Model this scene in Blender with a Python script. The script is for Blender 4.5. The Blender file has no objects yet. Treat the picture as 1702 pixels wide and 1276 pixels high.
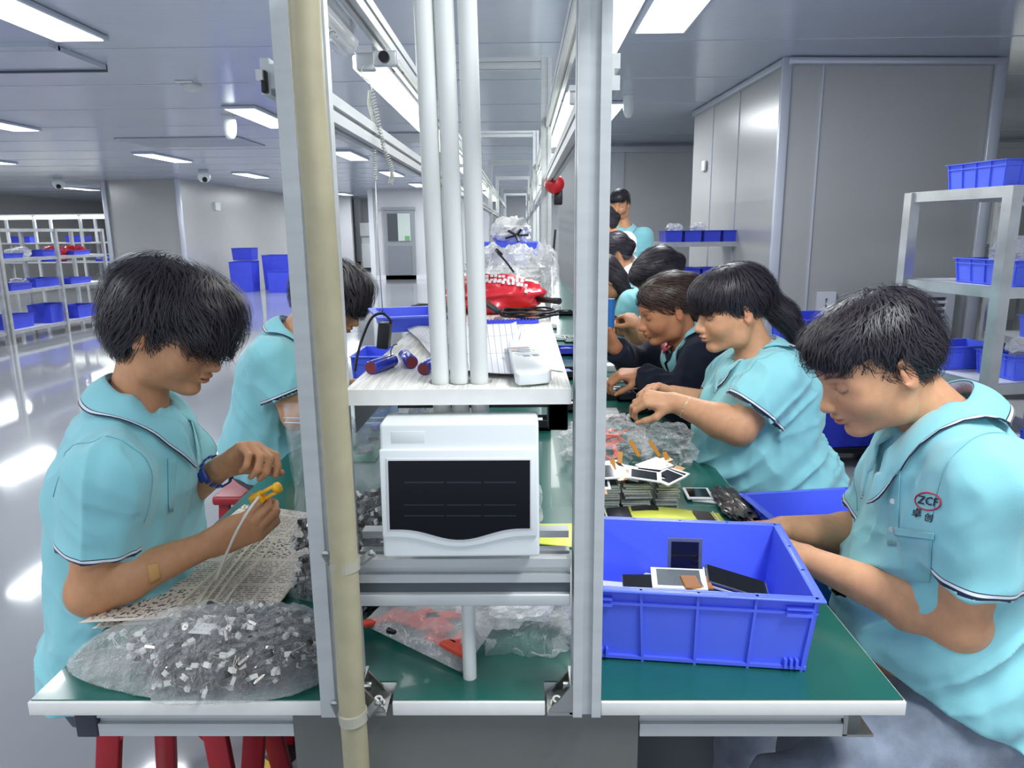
import bpy, bmesh, math, random
import numpy as np
from mathutils import Vector, Matrix
random.seed(7); RNG=np.random.RandomState(11)
S=bpy.context.scene
COL=S.collection
PI=math.pi
# ---------------------------------------------------------------- camera (orientation from the vanishing points)
F=1200.
def nz(v):
    v=np.array(v,float); return v/np.linalg.norm(v)
_Y=nz([16,-256,F]); _Z=nz([-56,-5625,-F]); _Z=nz([-56,-5625,-F]) if False else -nz([56,5625,F]); _Z=nz(_Z-_Y*_Z.dot(_Y)); _X=np.cross(_Y,_Z)
ROT=np.stack([_X,_Y,_Z]); CAM=np.array([0,0,1.4])
cd=bpy.data.cameras.new('camera'); cam=bpy.data.objects.new('camera',cd); COL.objects.link(cam)
cd.sensor_width=36; cd.lens=36*F/1702; cd.clip_start=.02; cd.clip_end=200
m=ROT@np.diag([1,-1,-1.])
cam.matrix_world=Matrix.Translation(CAM)@Matrix([[*r] for r in m]).to_4x4()
S.camera=cam
S.view_settings.view_transform='Standard'; S.view_settings.look='None'
S.view_settings.gamma=1; S.view_settings.use_curve_mapping=False
S.view_settings.exposure=-0.07
# ---------------------------------------------------------------- world + lights
W=bpy.data.worlds.new('world'); S.world=W; W.use_nodes=True
bgn=W.node_tree.nodes['Background']; bgn.inputs[0].default_value=(.80,.88,1,1); bgn.inputs[1].default_value=1.0
def area(name,loc,sx,sy,power,color=(1,1,1),rot=(0,0,0)):
    l=bpy.data.lights.new(name,'AREA'); l.shape='RECTANGLE'; l.size=sx; l.size_y=sy; l.energy=power; l.color=color
    o=bpy.data.objects.new(name,l); o.location=loc; o.rotation_euler=rot; COL.objects.link(o); return o
LX=[-11.7,-8.7,-5.7,-2.72,.85,3.9,6.9]; LY=[-.4,3.45,7.35,11.3,15.1,19.,23.2]
PANELS=[(x,y) for x in LX for y in LY if not (x>3 and y<9) and not (x==-8.7 and y==15.1)]
for (x,y) in PANELS:
    pw=45 if y<8 else 70
    if abs(x+.9)<2.5 and y<4: pw=52
    area('panel_light',(x,y+.66,2.562),.28,1.25,pw,(.93,.97,1))
# strip lamps over the line (the tubes hung from the upper rails)
for (x,y) in [(-.42,1.25),(-.42,2.9),(-.42,4.5),(.2,1.0),(.2,2.6),(.2,4.3)]:
    area('tube_light',(x,y+.6,1.72),.06,1.1,2.2,(1,.99,.95))
# ---------------------------------------------------------------- placement helpers (a photo point on a plane of the room)
def ray(px,py): return ROT@np.array([px-851,py-638,F])
def U(px,py,Y): r=ray(px,py); return CAM+r*(Y/r[1])
def UZ(px,py,z): r=ray(px,py); return CAM+r*((z-1.4)/r[2])
# ---------------------------------------------------------------- materials
def srgb(h):
    h=h.lstrip('#'); c=[int(h[i:i+2],16)/255 for i in (0,2,4)]
    return tuple((x/12.92 if x<=.04045 else ((x+.055)/1.055)**2.4) for x in c)+(1,)
MATS={}
def mat(name,col='#888888',rough=.5,metal=0,spec=.5,noise=0,nscale=20,bump=0,bscale=60,alpha=1,trans=0,emit=None,es=1,coat=0,sheen=0,sub=0,aniso=None,ior=1.45,stretch=None):
    if name in MATS: return MATS[name]
    M=bpy.data.materials.new(name); M.use_nodes=True; nt=M.node_tree; b=nt.nodes['Principled BSDF']; L=nt.links.new
    c=srgb(col) if isinstance(col,str) else tuple(col)+(1,)
    b.inputs['Base Color'].default_value=c; b.inputs['Roughness'].default_value=rough
    b.inputs['Metallic'].default_value=metal; b.inputs['Specular IOR Level'].default_value=spec; b.inputs['IOR'].default_value=ior
    b.inputs['Alpha'].default_value=alpha; b.inputs['Transmission Weight'].default_value=trans
    b.inputs['Coat Weight'].default_value=coat; b.inputs['Sheen Weight'].default_value=sheen
    if sub: b.inputs['Subsurface Weight'].default_value=sub; b.inputs['Subsurface Radius'].default_value=(.012,.005,.003); b.inputs['Subsurface Scale'].default_value=1
    if emit: b.inputs['Emission Color'].default_value=srgb(emit); b.inputs['Emission Strength'].default_value=es
    if noise or bump:
        tc=nt.nodes.new('ShaderNodeTexCoord'); mp=nt.nodes.new('ShaderNodeMapping'); L(tc.outputs['Object'],mp.inputs[0])
        if stretch: mp.inputs['Scale'].default_value=stretch
    if noise:
        n=nt.nodes.new('ShaderNodeTexNoise'); n.inputs['Scale'].default_value=nscale; n.inputs['Detail'].default_value=5; L(mp.outputs[0],n.inputs['Vector'])
        r=nt.nodes.new('ShaderNodeMapRange'); r.inputs[1].default_value=.3; r.inputs[2].default_value=.7; r.inputs[3].default_value=1-noise; r.inputs[4].default_value=1+noise; L(n.outputs[0],r.inputs[0])
        mx=nt.nodes.new('ShaderNodeVectorMath'); mx.operation='SCALE'; mx.inputs[0].default_value=c[:3]; L(r.outputs[0],mx.inputs['Scale']); L(mx.outputs[0],b.inputs['Base Color'])
    if bump:
        n=nt.nodes.new('ShaderNodeTexNoise'); n.inputs['Scale'].default_value=bscale; n.inputs['Detail'].default_value=3; L(mp.outputs[0],n.inputs['Vector'])
        bp=nt.nodes.new('ShaderNodeBump'); bp.inputs['Strength'].default_value=bump; bp.inputs['Distance'].default_value=.01; L(n.outputs[0],bp.inputs['Height']); L(bp.outputs[0],b.inputs['Normal'])
    MATS[name]=M; return M
M=mat
ALU=M('aluminium','#C6CACA',.45,.35,.5,noise=.05,nscale=8,stretch=(1,1,8))
ALUD=M('aluminium_groove','#5d646a',.5,.6)
STEEL=M('stainless','#BDBFBF',.3,.65,noise=.15,nscale=9)
WHITEPL=M('white_plastic','#E6EBEA',.35)
PVC=M('pvc','#DDE0DC',.35)
BLUE=M('crate_blue','#5A70F2',.36,noise=.05,nscale=5)
BLUE2=M('crate_blue_deep','#3A48CC',.42,noise=.08,nscale=5)
BLACK=M('black_plastic','#17181c',.4)
DARK=M('dark_rubber','#22252b',.55)
WHITEM=M('white_metal','#D5D8DA',.4)
PAPER=M('paper','#DCDCDA',.8)
RED=M('red_plastic','#C2242B',.4)
MOTIF=M('screw_steel','#B9BBB8',.25,1)
GLOW=M('panel_glow','#ffffff',.5,emit='#F6FBFF',es=3.2)
# clear film: real thin plastic (principled, alpha by fresnel-like layer weight)
def film(name,col='#FFFFFF',base=.12,edge=.6,rough=.12,bump=.5,bscale=40):
    M=bpy.data.materials.new(name); M.use_nodes=True; nt=M.node_tree; b=nt.nodes['Principled BSDF']; L=nt.links.new
    b.inputs['Base Color'].default_value=srgb(col); b.inputs['Roughness'].default_value=rough; b.inputs['Specular IOR Level'].default_value=.9
    lw=nt.nodes.new('ShaderNodeLayerWeight'); lw.inputs[0].default_value=.35
    r=nt.nodes.new('ShaderNodeMapRange'); r.inputs[3].default_value=base; r.inputs[4].default_value=edge; L(lw.outputs['Facing'],r.inputs[0])
    n=nt.nodes.new('ShaderNodeTexNoise'); n.inputs['Scale'].default_value=bscale; n.inputs['Detail'].default_value=4
    tc=nt.nodes.new('ShaderNodeTexCoord'); L(tc.outputs['Object'],n.inputs['Vector'])
    bp=nt.nodes.new('ShaderNodeBump'); bp.inputs['Strength'].default_value=bump; bp.inputs['Distance'].default_value=.02; L(n.outputs[0],bp.inputs['Height']); L(bp.outputs[0],b.inputs['Normal']); L(bp.outputs[0],lw.inputs['Normal'])
    L(r.outputs[0],b.inputs['Alpha']); MATS[name]=M; return M
FILM=film('clear_film',base=.09,edge=.5,rough=.09,bump=.9); FILM3=film('thin_milky_film','#F2F2F2',.24,.6,.22,.5,30); FILM2=film('milky_film','#F2F2F2',.42,.85,.3,.4,25)
# ---------------------------------------------------------------- mesh builder
def basis(d,up=(0,0,1)):
    d=nz(d); up=np.array(up,float)
    if abs(d.dot(nz(up)))>.97: up=np.array([1.,0,0]) if abs(d[0])<.9 else np.array([0,1.,0])
    s=nz(np.cross(up,d)); return s,np.cross(d,s),d
class MB:
    def __init__(s): s.v=[]; s.f=[]; s.m=[]; s.n=0
    def add(s,V,Fc,m=0):
        V=np.asarray(V,float).reshape(-1,3); s.v.append(V); s.f+= [tuple(i+s.n for i in f) for f in Fc]; s.m+=[m]*len(Fc); s.n+=len(V); return s
    def box(s,c,d,R=None,m=0):
        h=np.array(d,float)/2; V=np.array([[x,y,z] for x in(-1,1) for y in(-1,1) for z in(-1,1)])*h
        if R is not None: V=V@np.array(R).T
        return s.add(V+np.array(c,float),[(0,1,3,2),(4,6,7,5),(0,4,5,1),(2,3,7,6),(0,2,6,4),(1,5,7,3)],m)
    def bx(s,x0,x1,y0,y1,z0,z1,m=0): return s.box(((x0+x1)/2,(y0+y1)/2,(z0+z1)/2),(x1-x0,y1-y0,z1-z0),None,m)
    def bar(s,a,b,w,h,up=(0,0,1),m=0):
        a=np.array(a,float); b=np.array(b,float); x,y,z=basis(b-a,up)
        return s.box((a+b)/2,(w,h,np.linalg.norm(b-a)),np.stack([x,y,z],1),m)
    def cyl(s,a,b,r,r2=None,n=16,m=0,cap=True):
        a=np.array(a,float); b=np.array(b,float); x,y,z=basis(b-a); r2=r if r2 is None else r2
        t=np.linspace(0,2*PI,n,endpoint=False); c=np.outer(np.cos(t),x)+np.outer(np.sin(t),y)
        V=np.concatenate([a+c*r,b+c*r2]); Fc=[(i,(i+1)%n,(i+1)%n+n,i+n) for i in range(n)]
        if cap: Fc+=[tuple(range(n))[::-1],tuple(range(n,2*n))]
        return s.add(V,Fc,m)
    def tube(s,P,r,n=8,m=0,closed=False):
        P=np.array(P,float); k=len(P); rr=np.broadcast_to(np.array(r,float),(k,))
        T=np.gradient(P,axis=0); x,y,z=basis(T[0]); V=[]
        for i in range(k):
            d=nz(T[i]+1e-12); x=nz(x-d*x.dot(d)); y=np.cross(d,x)
            t=np.linspace(0,2*PI,n,endpoint=False); V.append(P[i]+rr[i]*(np.outer(np.cos(t),x)+np.outer(np.sin(t),y)))
        Fc=[(i*n+j,i*n+(j+1)%n,(i+1)*n+(j+1)%n,(i+1)*n+j) for i in range(k-1) for j in range(n)]
        Fc+=[tuple(range(n))[::-1],tuple(range((k-1)*n,k*n))]
        return s.add(np.concatenate(V),Fc,m)
    def grid(s,G,m=0,two=False):
        G=np.array(G,float); a,b=G.shape[:2]
        return s.add(G.reshape(-1,3),[(i*b+j,(i+1)*b+j,(i+1)*b+j+1,i*b+j+1) for i in range(a-1) for j in range(b-1)],m)
    def prism(s,P,d,m=0):
        P=np.array(P,float); n=len(P); d=np.array(d,float)
        return s.add(np.concatenate([P,P+d]),[tuple(range(n))[::-1],tuple(range(n,2*n))]+[(i,(i+1)%n,(i+1)%n+n,i+n) for i in range(n)],m)
    def lathe(s,c,axis,prof,n=20,m=0):
        c=np.array(c,float); x,y,z=basis(axis); t=np.linspace(0,2*PI,n,endpoint=False); V=[]
        for r,h in prof: V.append(c+z*h+r*(np.outer(np.cos(t),x)+np.outer(np.sin(t),y)))
        k=len(prof); Fc=[(i*n+j,i*n+(j+1)%n,(i+1)*n+(j+1)%n,(i+1)*n+j) for i in range(k-1) for j in range(n)]
        Fc+=[tuple(range(n))[::-1],tuple(range((k-1)*n,k*n))]
        return s.add(np.concatenate(V),Fc,m)
    def build(s,name,mats,parent=None,smooth=False,bevel=0,seg=2,attr=None,solid=0,sub=0):
        V=np.concatenate(s.v) if s.v else np.zeros((0,3))
        org=ORG.get(parent.name) if parent is not None else None
        if org is not None: V=V-org
        me=bpy.data.meshes.new(name); me.from_pydata(V.tolist(),[],s.f); 
        if not isinstance(mats,(list,tuple)): mats=[mats]
        for q in mats: me.materials.append(q)
        if len(mats)>1: me.polygons.foreach_set('material_index',s.m)
        if smooth: me.polygons.foreach_set('use_smooth',[True]*len(me.polygons))
        me.update()
        o=bpy.data.objects.new(name,me); COL.objects.link(o)
        if parent is not None: o.parent=parent; ORG[o.name]=org if org is not None else np.zeros(3)
        else: ORG[o.name]=np.zeros(3)
        if solid:
            q=o.modifiers.new('solid','SOLIDIFY'); q.thickness=solid; q.offset=0
        if bevel:
            q=o.modifiers.new('bevel','BEVEL'); q.width=bevel; q.segments=seg; q.limit_method='ANGLE'; q.angle_limit=.6
            me.polygons.foreach_set('use_smooth',[True]*len(me.polygons)); me.set_sharp_from_angle(angle=.7) if seg<2 else None
        if sub:
            q=o.modifiers.new('sub','SUBSURF'); q.levels=sub; q.render_levels=sub
        return o
ORG={}
def tag(o,label=None,cat=None,group=None,kind=None):
    if label: o['label']=label
    if cat: o['category']=cat
    if group: o['group']=group
    if kind: o['kind']=kind
    return o
def thing(name,label,cat,loc=(0,0,0),group=None,kind=None):
    o=bpy.data.objects.new(name,None); COL.objects.link(o); o.location=loc; o.empty_display_size=.05
    ORG[o.name]=np.array(loc,float); tag(o,label,cat,group,kind); return o
def copy_tree(o,parent=None,loc=None,rz=None,label=None,keep=True):
    c=o.copy(); COL.objects.link(c); ORG[c.name]=ORG.get(o.name,np.zeros(3))
    if parent is not None: c.parent=parent
    if loc is not None: c.location=loc
    if rz is not None: c.rotation_euler=(0,0,rz)
    if label: c['label']=label
    for ch in list(o.children): copy_tree(ch,c)
    return c
def bez(P,n=20):   # catmull-rom through points
    P=np.array(P,float); P=np.concatenate([[2*P[0]-P[1]],P,[2*P[-1]-P[-2]]]); out=[]
    for i in range(1,len(P)-2):
        for t in np.linspace(0,1,n,endpoint=False):
            a,b,c,d=P[i-1:i+3]; out.append(.5*((2*b)+(-a+c)*t+(2*a-5*b+4*c-d)*t*t+(-a+3*b-3*c+d)*t**3))
    out.append(P[-2]); return np.array(out)
# ================================================================ THE ROOM
def wallmat(name,col,rough,seam=None,axis=0,bump=.03):
    """coated steel sandwich panel; vertical seams every «seam» metres"""
    M=mat(name,col,rough,.15,.5,noise=.03,nscale=1.5)
    nt=M.node_tree; L=nt.links.new; b=nt.nodes['Principled BSDF']
    tc=nt.nodes.new('ShaderNodeTexCoord'); mp=nt.nodes.new('ShaderNodeMapping'); mp.inputs['Scale'].default_value=(18 if axis==0 else .6,18 if axis==1 else .6,.6 if axis<2 else 1)
    L(tc.outputs['Object'],mp.inputs[0]); n=nt.nodes.new('ShaderNodeTexNoise'); n.inputs['Scale'].default_value=3; n.inputs['Detail'].default_value=3; L(mp.outputs[0],n.inputs['Vector'])
    bp=nt.nodes.new('ShaderNodeBump'); bp.inputs['Strength'].default_value=1; bp.inputs['Distance'].default_value=bump*.02; L(n.outputs[0],bp.inputs['Height']); L(bp.outputs[0],b.inputs['Normal'])
    return M
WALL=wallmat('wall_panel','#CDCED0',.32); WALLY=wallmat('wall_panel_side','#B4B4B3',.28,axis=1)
CEIL=wallmat('ceiling_panel','#C2C8D6',.2,axis=1,bump=.05)
FLOORM=mat('floor_epoxy','#92959A',.07,0,.6,noise=.06,nscale=.8,bump=.04,bscale=2.5)
TRIM=mat('trim_alu','#C9CDD6',.3,.3)
def struct(name,mb,m,parent=None,**k):
    o=mb.build(name,m,parent,**k); 
    if parent is None: o['kind']='structure'
    return o
struct('floor',MB().bx(-16,9,-2,31,-.1,0),FLOORM)
H=2.6
# ceiling slab with recesses left open is not needed: the panels are surface fitted
ceil=struct('ceiling',MB().bx(-16,9,-2,31,H,H+.1),CEIL)
# panel seams of the ceiling: fine raised joints
for i,y in enumerate(np.arange(-.8,28,1.18)):
    MB().bx(-16,9,y-.006,y+.006,H-.004,H+.01).build('ceiling_seam',TRIM if i%3==0 else CEIL,ceil)
struct('wall_back',MB().bx(-16,9,28.5,28.7,0,H),WALL)
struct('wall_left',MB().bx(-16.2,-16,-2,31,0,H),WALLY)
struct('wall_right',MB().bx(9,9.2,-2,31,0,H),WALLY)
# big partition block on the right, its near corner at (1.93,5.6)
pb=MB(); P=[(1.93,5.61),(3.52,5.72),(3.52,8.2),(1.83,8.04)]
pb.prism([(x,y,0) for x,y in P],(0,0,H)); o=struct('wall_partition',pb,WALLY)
def vstrip(x,y,w=.05,d=.05,z0=0,z1=H): return MB().bx(x-w/2,x+w/2,y-d/2,y+d/2,z0,z1)
struct('trim_1',vstrip(1.925,5.605,.075,.03),TRIM,bevel=.008)
struct('trim_2',MB().bar((1.93,5.59,H-.03),(3.54,5.70,H-.03),.05,.05),TRIM,bevel=.01)
struct('trim_3',MB().bar((1.915,5.61,H-.03),(1.82,8.04,H-.03),.05,.05),TRIM,bevel=.01)
struct('trim_4',vstrip(3.52,5.70,.09,.04),TRIM,bevel=.01)
struct('trim_5',MB().bx(2.19,2.2,5.617,5.63,0,H),TRIM)
for y in (6.6,7.35): MB().bx(1.925-(y-5.6)*.041-.003,1.93-(y-5.6)*.041,y-.003,y+.003,0,H).build('panel_joint',TRIM,o)
MB().bx(1.82,1.84,7.5,7.62,1.96,2.06).build('wall_thermostat',WHITEPL,o,bevel=.005)
# far room block behind the standing man: recessed wall at Y ~ 10
q=struct('wall_far_right',MB().bx(.55,9,11.0,11.2,0,H),WALL)
struct('trim_6',MB().bx(1.36,1.5,10.96,11.0,0,H),TRIM); struct('trim_7',MB().bx(2.85,2.93,10.95,11.0,0,H),TRIM)
# ceiling bulkhead over that bay
struct('trim_8',MB().bx(.6,9,10.9,11.0,H-.12,H-.04),TRIM)
# column on the left
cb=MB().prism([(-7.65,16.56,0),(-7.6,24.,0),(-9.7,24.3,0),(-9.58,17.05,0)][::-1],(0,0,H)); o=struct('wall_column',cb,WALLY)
struct('trim_9',vstrip(-7.65,16.53,.11,.06),TRIM,bevel=.01)
struct('trim_10',vstrip(-9.58,17.0,.1,.06),TRIM,bevel=.01)
MB().box((-7.62,18.5,2.05),(.06,.3,.2)).build('wall_box',WHITEPL,o)
# far wall on the left with a dark window and the wing with the door
GLASSD=mat('dark_glass','#3d4149',.12,.2,.8)
struct('wall_bay',MB().bx(-10.2,-5.9,25.6,25.8,0,2.6),WALL)
w=struct('window_1',MB().bx(-9.2,-7.55,25.5,25.58,1.05,2.0),GLASSD)
for a in ((-9.25,-7.5,25.44,25.6,1.98,2.06),(-9.25,-7.5,25.44,25.6,.99,1.06),(-7.56,-7.48,25.44,25.6,.2,2.3),(-9.3,-9.22,25.44,25.6,.2,2.3)): MB().bx(*a).build('window_frame',WHITEM,w)
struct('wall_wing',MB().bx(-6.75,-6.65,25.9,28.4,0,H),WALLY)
# wing with the door, Y ~ 21.4
wg=struct('wall_door_side',MB().bx(-4.35,-.9,21.6,21.75,0,H),mat('wall_white','#C3C4C6',.35))
struct('trim_11',vstrip(-4.38,21.55,.14,.1),WHITEM)
struct('trim_12',MB().bx(-6.3,-6.15,27.9,28.4,0,H),WHITEM)
struct('baseboard_back',MB().bx(-4.3,-.9,21.5,21.6,0,.12),WHITEM)
FR=mat('door_frame_steel','#8b8f92',.35,.5)
d=struct('door_1',MB().bx(-4.02,-3.12,21.5,21.56,.0,2.02),FR)
MB().bx(-3.9,-3.24,21.46,21.5,.14,.98).build('door_panel',mat('door_panel_grey','#73777e',.4),d)
MB().bx(-3.9,-3.62,21.45,21.5,1.12,1.9).build('door_pane',mat('pane_dark','#43484d',.15),d)
MB().bx(-3.6,-3.24,21.45,21.5,1.12,1.9).build('door_pane',mat('pane_light','#B4BDB6',.2),d)
MB().bx(-4.06,-3.08,21.44,21.5,2.0,2.08).build('door_header',FR,d)
MB().bx(-3.4,-3.27,21.43,21.46,1.14,1.26).build('door_sticker',mat('green_sticker','#5f9a64',.6),d)
# ceiling light panels
fr=mat('panel_frame','#C4CAD8',.35)
for k,(x,y) in enumerate(PANELS):
    t=MB().bx(x-.17,x+.17,y-.03,y+1.35,H-.03,H-.002).build('ceiling_light',fr,bevel=.006)
    i_=LX.index(x); j_=LY.index(y); O_=['first','second','third','fourth','fifth','sixth','seventh']; tag(t,'white ceiling light panel, %s from the camera in the %s row from the left'%(O_[j_],O_[i_]),'light','ceiling light panels')
    MB().bx(x-.145,x+.145,y,y+1.32,H-.034,H-.029).build('diffuser',GLOW,t)
# lowered duct soffit and hatch seams, upper left
struct('trim_13',MB().bx(-4.6,-3.0,4.9,5.02,H-.03,H),CEIL)
struct('trim_14',MB().bx(-7.0,-3.0,5.0,5.55,H-.035,H-.002),CEIL)
struct('trim_15',MB().bx(-7.0,-3.0,5.55,5.57,H-.05,H),mat('dark_joint','#4c5261',.5))
for i,(x,y) in enumerate([(-5.2,9.6),(-2.4,9.4)]): struct('ceiling_hatch',MB().bx(x,x+1.6,y,y+1.0,H-.015,H),mat('hatch','#A2A7B2',.3),bevel=.004)
# cameras, loudspeakers, detectors on the ceiling
def ceiling_dome(p,r,h,label,cat,name):
    t=thing(name,label,cat,p)
    MB().lathe(p,(0,0,-1),[(r*.9,0),(r,.1*h),(r,.55*h),(r*.85,.8*h),(r*.5,h*.97),(.001,h)],24).build('housing',WHITEPL,t,smooth=True)
    MB().lathe(np.array(p)-[0,0,.0],(0,0,-1),[(r*1.15,0),(r*1.15,.012),(r*.9,.02)],24).build('mount_plate',WHITEM,t)
    return t
p=UZ(380,192,H); ceiling_dome((p[0],p[1],H),.07,.24,'white bulb-shaped ceiling loudspeaker left of the tan pipe','speaker','ceiling_speaker')
p=UZ(1045,158,H); ceiling_dome((p[0],p[1],H),.05,.2,'white bulb-shaped ceiling loudspeaker right of the frame post','speaker','ceiling_speaker')
for (px,py,lab) in ((338,282,'small white dome camera on the ceiling before the left column'),(96,295,'small white dome camera on the ceiling above the far left racks')):
    p=UZ(px,py,H); t=thing('security_camera',lab,'camera',(p[0],p[1],H))
    MB().lathe((p[0],p[1],H),(0,0,-1),[(.09,0),(.09,.05),(.12,.06),(.12,.16),(.08,.22),(.03,.24)],18).build('housing',WHITEPL,t,smooth=True)
    MB().lathe((p[0]+.05,p[1]-.09,H-.19),(.3,-1,-.5),[(.05,0),(.045,.03),(.01,.05)],14).build('lens',BLACK,t,smooth=True)
p=UZ(318,140,H); t=thing('smoke_detector','round white smoke detector on the ceiling left of the loudspeaker','detector',(p[0],p[1],H))
MB().lathe((p[0],p[1],H),(0,0,-1),[(.08,0),(.08,.02),(.06,.045),(.02,.055)],22).build('housing',WHITEM,t,smooth=True)
MB().bx(p[0]-.07,p[0]+.07,p[1]-.16,p[1]-.12,H-.012,H-.002).build('label_plate',WHITEPL,t)
# water dispenser
p=UZ(616,448,0); x,y=p[0],27.2
t=thing('water_dispenser','white floor-standing water dispenser against the far wall left of the door','dispenser',(x,y,0))
MB().bx(x-.24,x+.24,y-.2,y+.2,.08,.98).build('cabinet',WHITEPL,t,bevel=.02); MB().bx(x-.24,x+.24,y-.2,y+.2,0,.08).build('plinth',DARK,t)
MB().bx(x-.24,x+.24,y-.1,y+.2,.98,1.22).build('tap_bay',WHITEM,t); MB().bx(x-.27,x+.22,y-.22,y+.22,1.22,1.72).build('head',WHITEPL,t,bevel=.03)
tag(MB().lathe((x-.5,y-.1,0),(0,0,1),[(.16,0),(.19,.3),(.17,.3)],16).build('waste_bin',BLACK),'small black waste bin beside the water dispenser','bin')
# heater grille on the left partition foot and floor tape
YEL=mat('tape_yellow','#E3B93A',.5); 
def tape(a,b,w,name,label):
    a=np.array(a,float); b=np.array(b,float); L_=np.linalg.norm(b-a); n=int(L_/.09); t=thing(name,label,'tape',tuple(a)); d=(b-a)/n; s=np.array([-d[1],d[0],0]); s=s/np.linalg.norm(s)*w/2
    for m_,pr in ((0,0),(1,1)):
        mb=MB()
        for i in range(pr,n,2):
            q=a+d*i; mb.add([q-s,q+s,q+s+d+s*.6,q-s+d+s*.6],[(0,1,2,3)])
        mb.build('yellow_stripes' if m_==0 else 'black_stripes',YEL if m_==0 else BLACK,t)
tape((1.35,3.9,.004),(1.75,2.0,.004),.06,'floor_tape','black and yellow floor tape behind the woman in the aqua polo')
tape((-.98,1.3,.004),(-.62,1.75,.004),.08,'floor_tape','black and yellow floor tape below the red stool')
# ================================================================ THE ASSEMBLY LINE: table, frames, shelf
def slot_outline(w,h,s=.010,d=.007,sides='nesw'):
    P=[]; hw,hh=w/2,h/2
    def side(a,b,nrm,on):
        a=np.array(a);b=np.array(b);n=np.array(nrm);m_=(a+b)/2;t=(b-a)/np.linalg.norm(b-a)
        P.append(a)
        if on: P.extend([m_-t*s/2,m_-t*s/2-n*d,m_+t*s/2-n*d,m_+t*s/2])
    side((-hw,-hh),(hw,-hh),(0,-1),'s' in sides); side((hw,-hh),(hw,hh),(1,0),'e' in sides)
    side((hw,hh),(-hw,hh),(0,1),'n' in sides); side((-hw,hh),(-hw,-hh),(-1,0),'w' in sides)
    return np.array(P)
def profile(a,b,w,h,up=(0,0,1),mb=None,s=.010,m=0):
    a=np.array(a,float); b=np.array(b,float); x,y,z=basis(b-a,up)
    P=slot_outline(w,h,s); V=a+np.outer(P[:,0],x)+np.outer(P[:,1],y)
    mb=mb or MB(); return mb.prism(V,b-a,m)
GREEN=mat('mat_green','#1D5E54',.22,0,.6,noise=.10,nscale=6,coat=.2)
BOARD=mat('board_white','#E4E4DF',.5,noise=.03,nscale=40)
TX0,TX1,TY=-.699,.527,.889; TZ=.76; TEND=15.5
lx0,lx1=-.281,-.228   # left post
rx0,rx1=.066,.104
LINE=thing('workbench','long white-edged workbench with a green mat running down the middle of the room','workbench',(-.09,TY,0))
def tabletop():
    out=[(TX0,TY),(lx0-.004,TY),(lx0-.004,.935),(-.185,.935),(-.185,TY),(.028,TY),(.028,.935),(rx1+.002,.935),(rx1+.002,TY),(TX1,TY),(TX1,TEND),(TX0,TEND)]
    out=[(x,y) for x,y in out]
    b=MB().prism([(x,y,TZ-.023) for x,y in out],(0,0,.021)).build('table_board',BOARD,LINE,bevel=.0015)
    out2=[(x+(.003 if x==TX0 else -.003 if x==TX1 else 0),y+(.004 if y==TY else 0)) for x,y in out]
    MB().prism([(x,y,TZ-.002) for x,y in out2],(0,0,.002)).build('green_mat',GREEN,LINE)
tabletop()
# under-frame
profile((-.62,.935,.71),(-.335,.935,.71),.042,.05).build('front_rail',ALU,LINE)
profile((.165,.935,.71),(.455,.935,.71),.042,.05).build('front_rail',ALU,LINE)
MB().bx(-.652,-.621,.912,.96,.684,.737).build('rail_end_bracket',mat('bracket_dark','#3b3c49',.5),LINE,bevel=.002)
t_=MB().bx(.456,.462,.915,.96,.685,.737).bx(.462,.50,.955,.96,.685,.737).bx(.456,.5,.915,.96,.683,.687).build('corner_bracket',MOTIF,LINE)
profile((-.635,.96,.71),(-.635,TEND,.71),.04,.04).build('side_rail',ALU,LINE)
profile((.475,.96,.71),(.475,TEND,.71),.04,.04).build('side_rail',ALU,LINE)
MB().bx(-.335,.163,.915,.93,0,.737).build('front_panel',mat('panel_grey','#6E706C',.45,.1,noise=.03),LINE)
MB().bx(-.32,.15,2.5,2.52,0,.737).build('inner_panel',mat('panel_grey','#6E706C'),LINE)
for y in (2.96,5.06,7.2):
    for x in (-.63,.47): profile((x,y,0),(x,y,.69),.04,.04,up=(0,1,0)).build('bench_leg',ALU,LINE)
# frames
FY=[.90,3.0,5.1,7.2,9.3,11.4,13.5]
FRAME=thing('overhead_frame','aluminium profile frame with two rows of posts standing on the workbench','frame',(-.09,.9,TZ))
ztop=2.05
for i,y in enumerate(FY):
    far=i>0
    z0=TZ if far else .744
    for (x0,x1) in ((lx0,lx1),(rx0,rx1)):
        xc=(x0+x1)/2; w=x1-x0
        if far: xc=-.30 if x0<0 else .10; w=.04
        yc=y+.0 if far else TY+.012
        profile((xc,yc,z0),(xc,yc,ztop),w,.05 if not far else .04,up=(0,1,0),s=.013 if not far else .01).build('post',ALU,FRAME)
    profile((-.279,y,2.03),(.079,y,2.03),.04,.04).build('crossbeam',ALU,FRAME)
def rail(x,z,y0,y1,w=.03,h=.04,name='rail'): return profile((x,y0,z),(x,y1,z),w,h,s=.008).build(name,ALU,FRAME)
rail(-.300,1.585,.93,14.,.03,.042); rail(-.30,1.815,.93,14,.03,.045)
rail(.105,1.585,.93,14.,.03,.042); rail(.112,1.815,.93,14,.03,.045)
# lower double rail between the posts
profile((-.223,.905,.958),(.062,.905,.958),.04,.034).build('rail',ALU,FRAME)
MB().bx(-.223,.062,.882,.925,.908,.925).build('rail',ALU,FRAME,bevel=.002)
MB().bx(-.223,.062,.89,.92,.925,.941).build('rail_slot',ALUD,FRAME)
MB().bx(-.223,.062,.93,.95,.985,.995).build('rail_lip',ALU,FRAME)
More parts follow.
